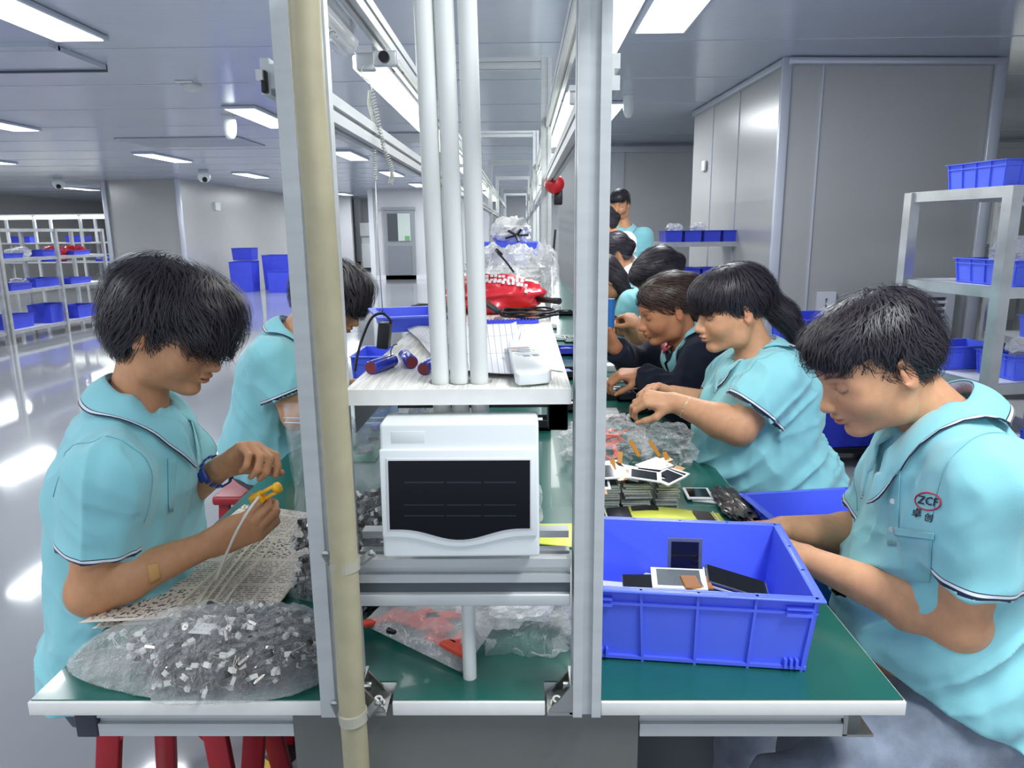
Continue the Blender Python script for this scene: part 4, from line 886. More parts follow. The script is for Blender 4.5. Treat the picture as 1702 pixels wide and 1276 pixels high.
def lcd(center,ax,ay,w,h,label,group=None,flex=None,frame_=True,face=LCDB,back=LCDW,th=.003):
    """flat display module: frame, screen, optional amber flex"""
    c=np.array(center,float); ax=nz(ax); ay=np.array(ay,float); ay=nz(ay-ax*ay.dot(ax)); n=np.cross(ax,ay); R_=np.stack([ax,ay,n],1)
    t=thing('display_module',label,'display',tuple(c),group)
    MB().box(c,(w,h,th),R_).build('frame',back,t)
    s=.80 if frame_ else .96; MB().box(c+n*(th*.5+.0002)+ay*h*.03,(w*s,h*s*.97,.0008),R_).build('screen',face,t)
    if flex: MB().box(c+ax*w*.1*flex+ay*(-h*.5-.008)+n*.001,(w*.42,.03,.0006),R_).build('flex_ribbon',AMB,t)
    return t
def inb(px,py,Y): return U(px,py,Y)
lcd(inb(1138,925,1.12),(1,-.08,0),(0.02,.12,1),.056,.062,'display module standing upright in the front blue crate',frame_=True,face=LCDB,back=LCDS)
lcd(inb(1128,962,1.06),(1,-.1,.0),(.1,1,.22),.085,.05,'silver-backed display module lying in the front blue crate',face=LCDS,back=LCDW)
lcd(inb(1158,968,1.05),(1,.15,-.1),(0,1,.2),.045,.03,'copper ribbon board on the silver module in the crate',face=COP,back=AMB,frame_=False)
for k in range(4):
    lcd(inb(1225,968,1.07)+np.array([-.004*k,0,-.005*k]),(1,-.12,-.28),(.25,1,.12),.10,.048,['topmost','second','third','lowest'][k]+' dark display module of the leaning pile in the front crate','leaning display modules',frame_=False,back=LCDW if k%2 else LCDS)
lcd(inb(1060,970,1.10),(1,-.1,.05),(.1,1,.1),.05,.05,'dark display module lying at the left in the front crate',frame_=False,back=BLACK)
for k in range(14):
    px,py=[(1090,985),(1150,985),(1205,985),(1250,985),(1020,980),(1050,990),(1110,960),(1180,950),(1080,955),(1130,990),(1230,1000),(1280,985),(1015,960),(1160,1000)][k]
    q=UZ(px,py,.80); a=k*1.3
    if .13<q[0]<.41 and q[1]<1.2: lcd(np.array([q[0],max(q[1],1.01),.775+.004*(k%5)]),(math.cos(a),math.sin(a),.05),(-math.sin(a),math.cos(a),.05),.06,.042,'loose display module on the floor of the front blue crate, %s corner, %s screen'%(('front' if q[1]<1.06 else 'back')+(' left' if q[0]<.26 else ' right'),['dark','white'][1-k%2]),'display modules on the crate floor',back=LCDW if k%3 else LCDS,face=LCDB if k%2 else LCDW,frame_=bool(k%2))
# tray beyond the bench edge, beside the man
crate(.34,.26,.10,(.705,1.50,.69),math.radians(8),'shallow blue tray held beyond the bench edge by the man on the right',ribs=(4,3))
tag(MB().bx(.56,.86,1.42,1.60,.50,.69).build('stool',mat('stool_blue','#2C7FD0',.4),bevel=.02),'blue stool top carrying the shallow blue tray','stool')
# ---- racks
def rack(cx,cy,L,W,levels,rz,label,post=.035,board=None,name='storage_rack',nposts=2):
    t=thing(name,label,'rack',(0,0,0)); t.location=(cx,cy,0); t.rotation_euler=(0,0,rz)
    for i in range(nposts):
        x=-L/2+L*i/(nposts-1)
        for y in (-W/2,W/2): MB().bx(x-post/2,x+post/2,y-post/2,y+post/2,0,levels[-1]).build('post',STEEL,t)
    for z in levels:
        g=MB(); g.bx(-L/2,L/2,-W/2,W/2,z-.008,z).build('shelf_board',board or WHITEM,t)
        for y in (-W/2-.002,W/2+.002): MB().bx(-L/2,L/2,y-.010,y+.010,z-.04,z+.002).build('edge_rail',STEEL,t)
        for x in (-L/2,L/2): MB().bx(x-.010,x+.010,-W/2,W/2,z-.04,z+.002).build('edge_rail',STEEL,t)
    return t
def rot(cx,cy,rz,x,y): return cx+x*math.cos(rz)-y*math.sin(rz),cy+x*math.sin(rz)+y*math.cos(rz)
# right rack: left short side from (1.70,3.27) to (1.79,2.72)
rzr=math.radians(-9); ORD=['first','second','third','fourth','fifth','sixth','seventh','eighth','ninth']
A_=np.array([1.70,3.26]); B_=np.array([1.79,2.74]); uX=np.array([math.cos(rzr+0),math.sin(rzr)]); W_r=.53; L_r=1.35
uX=nz([ (B_-A_)[1]*-1,(B_-A_)[0] ]); rzr=math.atan2(uX[1],uX[0]); cR=(A_+B_)/2+uX*L_r/2
LV=[.42,.80,1.17,1.54]; RK=rack(cR[0],cR[1],L_r,W_r,LV,rzr,'stainless steel rack with blue crates at the right edge of the photo',post=.045)
for li,(z,row) in enumerate(zip(LV,[[(-.45,-.1),(-.1,-.12),(.25,.1)],[(-.50,.12),(-.40,-.13),(-.12,-.16),(.2,-.1)],[(-.50,-.1),(-.27,-.11),(-.05,-.1),(.2,0)],[(-.46,.05),(-.26,.0),(-.05,-.02),(.15,0)]])):
    for k,(x,y) in enumerate(row):
        X_,Y_=rot(cR[0],cR[1],rzr,x,y); big=(li==1)
        crate(.21 if not big else .26,.30 if not big else .19,.10 if li<3 else .11,(X_,Y_,z),rzr,'small blue crate, %s from the aisle on the %s shelf of the right rack'%(ORD[k],['bottom','second','third','top'][li]),'blue crates on the right rack',ribs=(3,4))
def crumple(name,c,r,m,label=None,cat='bag',seed=0,n=34,parent=None,rough=.35,squash=None,smooth=False,f=2.2,kind=None,group=None):
    """crumpled plastic bag: ridged, creased blob"""
    c=np.array(c,float); r=np.array(r,float)*np.ones(3); th=np.linspace(0.02,PI-.02,n); ph=np.linspace(0,2*PI,n*2,endpoint=False)
    T,Pn=np.meshgrid(th,ph,indexing='ij'); D=np.stack([np.sin(T)*np.cos(Pn),np.sin(T)*np.sin(Pn),np.cos(T)],-1)
    q=D*f; d=1+rough*(.6-np.abs(vnoise(q,seed))*1.6)+rough*.5*(.5-np.abs(vnoise(q*2.3,seed+3))*1.4)+rough*.22*vnoise(q*6,seed+5)
    V=D*d[...,None]*r; V[...,2]=np.maximum(V[...,2],-r[2]*.85); V=V+c; a,b=T.shape
    V=V.reshape(-1,3); F_=np.array([(i*b+j,i*b+(j+1)%b,(i+1)*b+(j+1)%b,(i+1)*b+j) for i in range(a-1) for j in range(b)])[:,::-1]
    o=np_mesh(name,V,F_,m,parent,smooth=smooth)
    if label: tag(o,label,cat,group,kind)
    return o
for k,(x,y,r) in enumerate([(-.50,-.1,(.06,.07,.06)),(-.30,-.1,(.10,.09,.075)),(-.12,-.1,(.10,.09,.08))]):
    X_,Y_=rot(cR[0],cR[1],rzr,x,y); crumple('plastic_bag',(X_,Y_,1.17+.12),r,FILM2,'crumpled clear plastic bag on the %s crate of the third shelf, right rack'%ORD[k],seed=60+k,n=20)
X_,Y_=rot(cR[0],cR[1],rzr,-.10,-.1); crumple('dark_pouch',(X_,Y_,1.17+.10),(.08,.08,.045),BLACK,'dark pouch under the clear bag on the right rack','pouch',seed=70,n=14)
X_,Y_=rot(cR[0],cR[1],rzr,-.38,-.13); crumple('plastic_bag',(X_,Y_,.80+.11),(.08,.06,.04),FILM2,'clear plastic bag in the front crate of the second shelf, right rack',seed=66,n=16)
X_,Y_=rot(cR[0],cR[1],rzr,-.2,0); crumple('plastic_bag',(X_,Y_,1.66),(.08,.07,.03),FILM2,'flat clear plastic bag on the top shelf crates, right rack',seed=67,n=16)
# further rack and clutter behind it
RK2=rack(3.7,4.3,1.6,.5,[.3,.75,1.2,1.55],0,'steel rack standing behind the right-hand rack')
for k in range(4):
    crate(.30,.22,.13,(3.1+k*.36,4.2,.75),0,'blue crate, %s from the left on the rack behind the right-hand rack'%ORD[k],'crates on the rear rack',detail=False)
# louvred vent on the partition wall
t=thing('wall_vent','white louvred vent low on the partition wall behind the man on the right','vent',(2.85,5.66,.7))
VW=mat('vent_white','#D4D7DE',.4)
for (x0,x1) in ((2.28,2.42),(2.75,3.35)):
    yv=5.60+.069*(x0-1.93)+.02
    MB().bx(x0,x1,yv-.03,yv+.0,.36,.40).bx(x0,x1,yv-.03,yv,.86,.91).bx(x0,x0+.06,yv-.03,yv,.4,.86).bx(x1-.06,x1,yv-.03,yv,.4,.86).build('vent_frame',VW,t)
    for i in range(9):
        z=.42+i*.05; MB().box(((x0+x1)/2,yv-.012,z),(x1-x0-.12,.03,.006),Matrix.Rotation(.7,3,'X')).build('louvre',VW,t)
    MB().bx(x0+.06,x1-.06,yv-.003,yv,.4,.86).build('vent_back',ALUD,t)
# stacked totes behind the women
CBIG=dict(ribs=(5,4))
crate(.62,.44,.38,(1.92,4.35,.12),.12,'lower of two big blue totes on a black dolly by the partition wall',m=BLUE2,**CBIG)
crate(.62,.44,.38,(1.90,4.35,.505),.12,'upper of two big blue totes on a black dolly by the partition wall',m=BLUE2,**CBIG)
crate(.45,.36,.36,(2.15,3.6,0),.1,'blue tote on the floor beside the black dolly',m=BLUE2,ribs=(4,3))
crate(.5,.4,.35,(2.55,4.6,.0),.0,'blue tote on the floor right of the dolly, near the vent',m=BLUE2,ribs=(4,3))
t=thing('dolly','black wheeled dolly under the big blue totes','dolly',(1.92,4.35,0))
MB().bx(1.6,2.24,4.12,4.58,.085,.12).build('deck',BLACK,t,bevel=.008)
for sx in (1.66,2.18):
    for sy in (4.17,4.53):
        MB().cyl((sx-.015,sy,.042),(sx+.015,sy,.042),.042,n=16).build('wheel',DARK,t)
# small rack with blue bins near the standing man
RK3=rack(1.62,6.7,.75,.4,[.5,.92,1.28],.05,'small grey rack with blue bins beyond the seated women',post=.03)
k=0
for z in (.92,1.28):
    for i in range(4):
        crate(.15,.26,.13 if z<1 else .10,(1.34+i*.17,6.66,z),.05,'small blue bin, %s from the left on the %s shelf of the little rack'%(ORD[i],'top' if z>1 else 'middle'),'bins on the little rack',detail=False,m=BLUE2)
for k,x in enumerate((1.36,1.58)): crumple('plastic_bag',(x,6.62,1.41),(.07,.06,.035),FILM2,'pale plastic bag on the %s bins of the little rack'%('left','middle')[k],seed=80+k,n=14)
# left racks along the far aisle
LVL=[.17,.68,1.1,1.48]
for q,(cx,cy) in enumerate(((-6.95,8.1),(-6.85,10.35))):
    rack(cx,cy,2.2,.5,LVL,math.radians(88),('near' if q==0 else 'far')+' steel rack with blue crates by the left aisle',post=.045,nposts=3)
rs=random.Random(5); CC={0:[(-.7,.5),(-.1,.38),(.55,.5)],1:[(-.75,.4),(0,.55),(.6,.5)],2:[(-.8,.35),(.1,.4),(.7,.4)],3:[]}
for q,(cx,cy) in enumerate(((-6.95,8.1),(-6.85,10.35))):
    for li in range(3):
        for k,(u,l) in enumerate(CC[li]):
            X_,Y_=rot(cx,cy,math.radians(88),u+rs.uniform(-.1,.1),rs.uniform(-.04,.04)); hh=[.26,.12,.09][li]*(1 if k%2 else .7)
            crate(l,.34,round(hh,3),(X_,Y_,LVL[li]),math.radians(88),'blue crate, %s from the near end on the %s shelf of the %s left rack'%(ORD[k],['bottom','second','third'][li],'near' if q==0 else 'far'),'crates on the left racks',detail=False,m=BLUE2)
PINK=mat('red_bag','#D8434A',.4); 
for k,(u,li,m_,nm) in enumerate(((-.3,2,FILM2,'pale'),(.45,2,PINK,'red'),(.9,2,PINK,'red'),(-.9,1,FILM2,'pale'),(-.35,1,FILM2,'pale'))):
    X_,Y_=rot(-6.85,10.35,math.radians(88),u,0.1); crumple('plastic_bag',(X_,Y_,LVL[li]+.06),(.16,.12,.07),m_,'%s plastic bag on the %s shelf of the far left rack, %s along it'%(nm,['','second','third'][li],ORD[k]),seed=90+k,n=14)
X_,Y_=rot(-6.95,8.1,math.radians(88),-.4,.1); crumple('plastic_bag',(X_,Y_,.40),(.18,.14,.08),FILM2,'pale plastic bag in a bottom crate of the near left rack',seed=97,n=14)
# far production line with lamps
def far_line(x0,x1,y,n,label,z1=1.85):
    t=thing('far_line',label,'production line',((x0+x1)/2,y,0))
    for x in np.linspace(x0,x1,n):
        for dy in (0,.65): MB().bx(x-.03,x+.03,y+dy-.03,y+dy+.03,0,z1).build('post',WHITEM,t)
    for z in (.72,1.2): MB().bx(x0,x1,y-.05,y+.7,z-.03,z).build('deck_board',WHITEM,t)
    MB().bx(x0,x1,y-.03,y+.03,z1+.01,z1+.05).build('lamp_rail',WHITEM,t)
    L_=(x1-x0)/(n-1)
    for i in range(n-1): MB().bx(x0+i*L_+.04,x0+(i+1)*L_-.04,y-.06,y+.04,z1-.07,z1).build('lamp_strip',LGLOW,t)
LGLOW=mat('lamp_glow','#ffffff',.5,emit='#FBFFF4',es=4)
far_line(-15.8,-9.95,18.5,6,'far production line with lamp strips in the left background')
far_line(4.6,8.6,8.2,5,'production line with lamp strips beyond the right-hand racks')
for k in range(7):
    crate(.5,.34,.16,(-14.9+k*.7,18.8,[.72,1.2][k%2]),0,'blue crate on the far production line, %s from the left'%ORD[k],'crates on the far line',detail=False,m=BLUE2)
for k in range(4): crumple('plastic_bag',(-14.2+k*1.15,18.75,.82),(.2,.15,.08),[PINK,FILM2,PINK,FILM2][k],'%s plastic bag on the far production line, %s from the left'%(['red','pale'][k%2],ORD[k]),seed=110+k,n=12)
# blue bins by the column
for k,(x,y,L,W,Hh,z,lab) in enumerate([(-6.72,17.6,.55,.5,.72,0,'tall blue bin at the foot of the left column'),(-6.9,18.2,.5,.45,.3,.73,'blue bin topping the stack by the left column'),(-6.05,18.3,.75,.6,.85,0,'wide blue bin behind the tall one by the left column'),(-5.75,17.3,.5,.42,.5,0,'low blue bin right of the tall one by the left column'),(-6.9,18.2,.5,.45,.7,.01,'blue bin at the bottom of the stack by the left column')]):
    crate(L,W,Hh,(x,y,z),0,lab,detail=False,m=BLUE2)
t=thing('wall_heater','white ribbed heater beside the window in the left background','heater',(-5.35,19.2,0)); MB().bx(-5.55,-5.15,19.2,19.3,.35,1.15).build('casing',WHITEPL,t)
for i in range(8): MB().bx(-5.52,-5.18,19.17,19.2,.45+i*.08,.49+i*.08).build('grille_slat',WHITEM,t)
# lamps on the upper rails
for k,(x0,x1,y0,lit) in enumerate([(-.375,-.318,.60,0),(-.375,-.318,1.72,1),(-.375,-.318,2.95,1),(-.375,-.318,4.25,1),(-.375,-.318,5.55,1),(-.375,-.318,6.9,1),(-.375,-.318,8.2,1),(.145,.20,.72,1),(.13,.175,2.2,1),(.13,.175,3.55,1),(.13,.175,4.85,1),(.13,.175,6.15,1),(.13,.175,7.5,1)]):
    side='left' if x0<0 else 'right'; j=k if k<7 else k-7
    t=thing('lamp_strip','%s lamp strip, %s from the camera along the %s upper rail'%('lit' if lit else 'unlit clear-covered',ORD[j],side),'lamp',(x0,y0,1.78),'lamp strips of the overhead frame')
    CT=film('tube_cover','#FFFFFF',.25,.7,.08,.1,10) if 'tube_cover' not in MATS else MATS['tube_cover']
    if lit: MB().bx(x0,x1,y0,y0+1.15,1.755,1.785).build('tube',LGLOW,t,bevel=.004)
    else:
        P_=[((x0+x1)/2+.03*math.cos(a),0,1.765+.026*math.sin(a)) for a in np.linspace(PI,2*PI,11)]
        MB().grid([[ (p[0],y0,p[2]) for p in P_],[(p[0],y0+.92,p[2]) for p in P_]]).build('clear_cover',CT,t,smooth=True)
        MB().cyl(((x0+x1)/2,y0+.02,1.78),((x0+x1)/2,y0+.9,1.78),.008).build('tube',WHITEM,t,smooth=True)
    MB().bx(x0+.008,x1-.008,y0-.02,y0+1.17 if lit else y0+.94,1.785,1.80).build('batten',WHITEM,t)
    for yy in (y0,y0+(1.13 if lit else .9)): MB().bx(x0+.01,x1-.005,yy-.012,yy+.012,1.75,1.80).build('end_cap',ALU,t,bevel=.004)
    MB().bx(x0,-.30 if x0<0 else x1,y0+.25,y0+.27,1.798,1.806).build('hanger',ALUD,t)
# hanger bracket with knob near the first lit lamp
p=U(641,98,1.60); t=thing('lamp_clamp','grey clamp with a round knob at the end of the first lit lamp strip','clamp',tuple(p))
MB().box(p,(.05,.02,.03)).build('plate',ALU,t,bevel=.004); MB().cyl(p+[0,-.012,.0],p+[0,-.024,0],.011,n=16).build('knob',BLACK,t)
# red alarm, small dark socket on left post
p=U(923,306,2.6); t=thing('red_alarm','red round alarm clipped under the right lower rail','alarm',tuple(p)); MB().lathe(p,(-.2,-1,0),[(.032,0),(.034,.02),(.022,.035),(.004,.04)],18).build('dome',RED,t,smooth=True); MB().box(p+[.01,.01,-.045],(.03,.03,.05)).build('base',BLACK,t,bevel=.004)
p=U(441,137,.93); t=thing('post_clip','dark metal clip on the outer side of the left post','clip',tuple(p)); MB().box(p,(.007,.016,.026)).build('plate',BLACK,t,bevel=.002); MB().box(p+[-.002,-.012,.006],(.008,.006,.012)).build('tab',MOTIF,t)
# hook and coiled wires from the rail
WIRE=mat('spring_wire','#C9CCC2',.35,.5)
t=thing('hook_wire','steel hook hanging from the left rail with coiled pale wire','wire',tuple(U(612,110,1.5)))
hk=[U(603,108,1.5),U(601,125,1.5),U(612,135,1.5),U(618,148,1.5),U(616,160,1.5),U(612,150,1.5)]; MB().tube(bez(hk,6),.0011,6).build('hook',MOTIF,t,smooth=True)
def coil(P,r,turns,wr=.0012,n=9):
    P=bez(P,12); L_=len(P); ts=np.linspace(0,L_-1.001,turns*n); out=[]
    for i,u in enumerate(ts):
        k=int(u); p=P[k]+(P[min(k+1,L_-1)]-P[k])*(u-k); d=nz(P[min(k+1,L_-1)]-P[max(k-1,0)]+1e-9); a,b,_=basis(d); an=2*PI*i/n; out.append(p+r*(math.cos(an)*a+math.sin(an)*b))
    return MB().tube(out,wr,4)
coil([U(615,150,1.5),U(614,175,1.5),U(620,200,1.5),U(622,250,1.5),U(624,300,1.5)],.003,50).build('coil',WIRE,t,smooth=True)
coil([U(618,150,1.5),U(628,200,1.5),U(640,250,1.5),U(652,285,1.5),U(649,306,1.5)],.004,40).build('coil',WIRE,t,smooth=True)
MB().tube([U(624,300,1.5),U(628,400,1.5),U(636,520,1.5)],.0012,5).build('drop_wire',WIRE,t,smooth=True)
MB().tube([U(636,515,1.5),U(634,528,1.5),U(642,545,1.5),U(639,552,1.5)],.0016,5).build('clip_end',BLACK,t,smooth=True)
t=thing('rail_hooks','small wire rings hooked along the unlit lamp, upper left','rings',tuple(U(545,60,1.2)))
for (px,py) in ((531,35),(537,42),(545,55),(553,62)):
    c=U(px,py,1.2); MB().tube([c+.006*np.array([math.cos(a),0,math.sin(a)*1.5]) for a in np.linspace(0,5.2,12)],.0009,5).build('ring',MOTIF,t,smooth=True)
# stools
ST=mat('stool_red','#A3202C',.4)
def red_stool(cx,cy,hw,label):
    t=thing('red_stool',label,'stool',(cx,cy,0)); MB().bx(cx-hw,cx+hw,cy-hw,cy+hw,.42,.45).build('seat',ST,t,bevel=.01)
    for sx in (-1,1):
        for sy in (-1,1): MB().bar((cx+sx*(hw+.03),cy+sy*(hw+.02),0),(cx+sx*(hw-.02),cy+sy*(hw-.012),.43),.052,.02,up=(0,1,0)).build('leg',ST,t,bevel=.004)
    for sy in (-1,1): MB().prism([(cx-hw+.03,cy+sy*(hw-.004),.42),(cx+hw-.03,cy+sy*(hw-.004),.42),(cx+hw-.02,cy+sy*(hw+.004),.30),(cx+.03,cy+sy*(hw+.002),.385),(cx-.03,cy+sy*(hw+.002),.385),(cx-hw+.02,cy+sy*(hw+.004),.30)],(0,.008,0)).build('apron',ST,t)
red_stool(-.795,1.50,.125,'red plastic stool under the young man at the left end of the bench')
red_stool(-.52,1.62,.12,'red plastic stool standing further right under the bench')
SB=mat('stool_blue','#2C7FD0',.4); t=thing('blue_stool','bright blue plastic stool under the man on the right','stool',(.90,1.17,0))
MB().bx(.70,1.08,.98,1.36,.43,.465).build('seat',SB,t,bevel=.015)
for sx in (-1,1):
    for sy in (-1,1): MB().bar((.92+sx*.20,1.16+sy*.2,0),(.92+sx*.155,1.16+sy*.155,.44),.06,.02,up=(0,1,0)).build('leg',SB,t,bevel=.004)
for k,(P_k,lab) in enumerate(((P3,'red stool under the second man on the left'),(P4,'dark stool under the woman with the ponytail'),(P5,'dark stool under the woman in the navy jacket'),(P6,'dark stool under the woman with the bun'),(P7,'dark stool under the long-haired woman'),(P8,'dark stool under the fourth woman on the right'),(P9,'dark stool under the worker in white'))):
    x,y,zz=P_k['pelvis']; zt=max(.3,zz-.13); t=thing('stool',lab,'stool',(x,y,0)); m_=ST if k==0 else BLACK; MB().bx(x-.15,x+.15,y-.14,y+.14,zt-.03,zt).build('seat',m_,t,bevel=.01)
    for sx in (-1,1):
        for sy in (-1,1): MB().bar((x+sx*.16,y+sy*.15,0),(x+sx*.12,y+sy*.11,zt-.02),.03,.02,up=(0,1,0)).build('leg',m_,t)
# ================================================================ SMALL THINGS ON BENCH AND SHELF
rg=np.random.RandomState(3)
def motors(name,pts,parent_label,seed,wires=True,sc=1.3):
    """hundreds of tiny motors with white plugs: real little cylinders, plugs and leads joined into one mass"""
    r_=np.random.RandomState(seed); b=MB()
    for p in pts:
        d=nz(r_.normal(0,1,3)*[1,1,.6]); b.cyl(p-d*.0060*sc,p+d*.0060*sc,.0042*sc,n=9,m=0); b.cyl(p-d*.0066*sc,p-d*.0060*sc,.0030*sc,n=8,m=4); b.cyl(p+d*.0055*sc,p+d*.0085*sc,.0008,n=4,m=2)
        if r_.rand()<.62:
            q=p+r_.normal(0,1,3)*[.012,.012,.006]; q[2]=max(q[2],TZ+.004); a,c,e=basis(nz(r_.normal(0,1,3))); b.box(q,(.0075*sc,.0055*sc,.0042*sc),np.stack([a,c,e],1),1)
            if wires:
                m_=(p+q)/2+r_.normal(0,.006,3); [b.tube([p-d*.006+o_,m_+o_*3,q],.0006,3,m=3 if r_.rand()<.6 else 4) for o_ in (r_.normal(0,.0012,3),r_.normal(0,.0012,3))]
    o=b.build(name,[mat('motor_can','#6f6b68',.25,.85),mat('plug_white','#CFCFC8',.5),MOTIF,mat('lead_grey','#B9B6A4',.5),mat('lead_dark','#3a2a2a',.5)]); tag(o,parent_label,'small motors',kind='stuff'); return o
# --- lying bag of motors
bc=np.array([-.445,.975,TZ]); pts=[]
while len(pts)<470:
    x,y,z=rg.uniform(-1,1),rg.uniform(-1,1),rg.uniform(0,1)
    hx=.150; Y0=.082*(1 if x>-.2 else (1+(x+.2)*.9)); zz=.080*math.sqrt(max(0,1-x*x*.8))*math.sqrt(max(0,1-y*y*.8))
    if x*x+y*y*.8<1: 
        if z>.35 or rg.rand()<.3: pts.append(bc+[x*hx,y*Y0,.006+z*zz])
motors('small_motors',pts,'mass of tiny metal motors with white plugs inside the bag lying at the front left',5)
def bag_sheet(label,c,hx,hy,hz,seed,tail,name='plastic_bag',m=None):
    n,k=52,44; G=np.zeros((n,k,3)); 
    for i in range(n):
        u=-1+2*i/(n-1)
        for j in range(k):
            a=2*PI*j/(k-1); w=(1-abs(u)**4)**.5 if u>0 else (1-abs(u)**2.2)**.6+.0
            x=u*hx if u>-.6 else -.6*hx+(u+.6)*tail; w=max(w,.02)
            y=math.cos(a)*hy*(w if u>-.3 else max(w*.9,.05)); z=max(0,math.sin(a))*hz*w+.002
            nn=vnoise(np.array([[u*5+seed,math.cos(a)*3,math.sin(a)*3]]),seed)[0]*.006+vnoise(np.array([[u*14+seed,math.cos(a)*8,math.sin(a)*8]]),seed)[0]*.0025
            G[i,j]=c+np.array([x,y*(1+nn*8),z+nn*(.4+w)+.001])
    G[...,2]=np.maximum(G[...,2],TZ+.001)
    b=MB().grid(G); o=b.build(name,m or FILM,smooth=True); tag(o,label,'bag'); return o
mb_=bag_sheet('clear plastic bag of small motors lying at the front left corner of the bench',bc+[-.02,0,0],.180,.098,.088,4,.30)
# white handwritten label on the bag
Lb=[UZ(317,1052,.845),UZ(378,1056,.84),UZ(398,1026,.845),UZ(340,1022,.85)]
Lb=[UZ(x,y,.836) for x,y in ((312,1052),(378,1056),(398,1027),(340,1022))]; lab_=MB().prism(Lb,(0,0,.0008)).build('bag_label',PAPER,mb_)
INK=mat('ink_blue','#2b3a6b',.6); g=MB(); L0,L1,L2,L3=[np.array(p) for p in Lb]
for i in range(4):
    for j in range(9):
        if (i*9+j)%7==3: continue
        u=.1+j*.09; v=.18+i*.2; p=(L0*(1-u)+L1*u)*(1-v)+(L3*(1-u)+L2*u)*v; g.bar(p+[-.0012,-.001*((j*5+i)%3-1),.0011],p+[.0014,.0012*((j*3+i)%3-1),.0011],.0005,.0003)
g.build('handwriting',INK,lab_)['kind']='stuff'
# --- upright ziplock bag held by the man
ZB=thing('ziplock_bag','tall clear zip bag half full of small motors, held open by the young man','bag',(-.30,1.2,TZ))
def zb(u,v,side):  # u 0..1 across, v 0..1 up
    x0=-.425+.012*math.sin(v*3); x1=-.195; x=x0+(x1-x0)*u; y=1.185+.10*v**1.2+ (side*.030*math.sin(PI*u)*(1-v)**.6+side*.004)
    return np.array([x-.045*max(0,v-.55),y,TZ+.003+.33*v])
Fp=np.zeros((26,34,3))
for sd,nm in ((-1,'front_film'),(1,'back_film')):
    for i in range(26):
        for j in range(34):
            u=i/25; v=j/33; p=zb(u,v,sd); nn=vnoise(np.array([[u*7,v*12+sd*5,2.]]),9)[0]; p[1]+=nn*.008*math.sin(PI*u)+.003*vnoise(np.array([[u*20,v*28,1.]]),3)[0]; p[0]+=.006*vnoise(np.array([[0,v*6,sd*3.]]),5)[0]; Fp[i,j]=p
    MB().grid(Fp).build(nm,FILM,ZB,smooth=True)
ZP=film('zip_strip','#D6E4EE',.5,.8,.2,.1,10)
for v in (.90,.925): MB().tube([zb(u,v,-1) for u in np.linspace(0,1,14)],.0015,5).build('zip_ridge',ZP,ZB,smooth=True)
pts=[]
for k in range(330):
    u=rg.uniform(.05,.95); v=rg.uniform(0,1)**.9*.56*(1-.35*(1-u)*rg.rand()); p=zb(u,v,0); p[1]+=rg.uniform(-1,1)*.030*math.sin(PI*u)*(1-v)**.6; p[2]=max(p[2],TZ+.006); pts.append(p)
motors('small_motors',pts,'mass of tiny metal motors filling the lower half of the upright zip bag',6)
# more bags of motors behind it, seen beside the breaker box
pts=[np.array([-.215+rg.normal()*.02,1.42+rg.normal()*.05,TZ+.006+abs(rg.normal())*.035]) for _ in range(160)]
motors('small_motors',pts,'loose heap of tiny motors in the bag behind the breaker box',7)
crumple('plastic_bag',(-.20,1.42,TZ+.15),(.075,.10,.16),FILM2,'tall crumpled clear bag standing behind the breaker box',seed=12,n=30,rough=.28)
crumple('plastic_bag',(-.02,1.48,TZ+.05),(.055,.08,.085),FILM,'small crumpled clear bag on the mat right of the breaker box',seed=14,n=26)
YS=mat('sheet_yellow','#DDE05A',.45)
tag(MB().prism([(.02,1.40,TZ+.001),(.10,1.38,TZ+.001),(.11,1.5,TZ+.001),(.03,1.5,TZ+.001)],(0,0,.003)).build('yellow_sheet',YS,bevel=.0008),'small yellow sheet pile beside the clear bag behind the breaker box','sheet')
# --- bag with orange parts under the box
ORG_=mat('orange_part','#D64A32',.5); 
OB=thing('plastic_bag','translucent bag holding orange parts, lying under the breaker box','bag',(-.15,1.0,TZ))
c0=[UZ(603,1035,TZ+.02),UZ(768,1117,TZ+.004),UZ(795,1075,TZ+.02),UZ(800,975,TZ+.03),UZ(670,975,TZ+.05)]
n=30; G=np.zeros((n,n,3)); A0,B0,D0,E0=UZ(600,1036,TZ+.012),UZ(768,1118,TZ+.004),UZ(690,965,TZ+.04),UZ(850,1000,TZ+.03)
for sg,nm,dz in ((1,'top_film',.030),(-1,'bottom_film',.0)):
    for i in range(n):
        for j in range(n):
            u,v=i/(n-1),j/(n-1); p=(A0*(1-u)+B0*u)*(1-v)+(D0*(1-u)+E0*u)*v; h_=16*u*(1-u)*v*(1-v); nn=vnoise(np.array([[u*6,v*6,sg*2.]]),21)[0]; p=p+np.array([0,0,dz*h_**.5+ (nn*.008*h_**.5 if sg>0 else 0)]); p[2]=max(p[2],TZ+.0015); G[i,j]=p
    MB().grid(G).build(nm,FILM3 if sg>0 else FILM,OB,smooth=True)
for k,(u,v,a,L_,w_) in enumerate([(.12,.12,.4,.05,.016),(.35,.3,-.5,.09,.03),(.55,.35,-.9,.08,.03),(.75,.2,-.6,.07,.022),(.9,.12,-.7,.06,.02),(.6,.5,.2,.07,.02),(.3,.12,1.2,.03,.02),(.85,.3,.9,.05,.018)]):
    p=(A0*(1-u)+B0*u)*(1-v)+(D0*(1-u)+E0*u)*v; p[2]=TZ+.018+.006*(k%3); tag(MB().box(p,(L_,w_,.008),Matrix.Rotation(a,3,'Z')).build('orange_part',BLACK if k in (6,) else ORG_,bevel=.002),'flat orange plastic part, %s inside the translucent bag under the breaker box'%ORD[k],'part','orange parts in the bag')
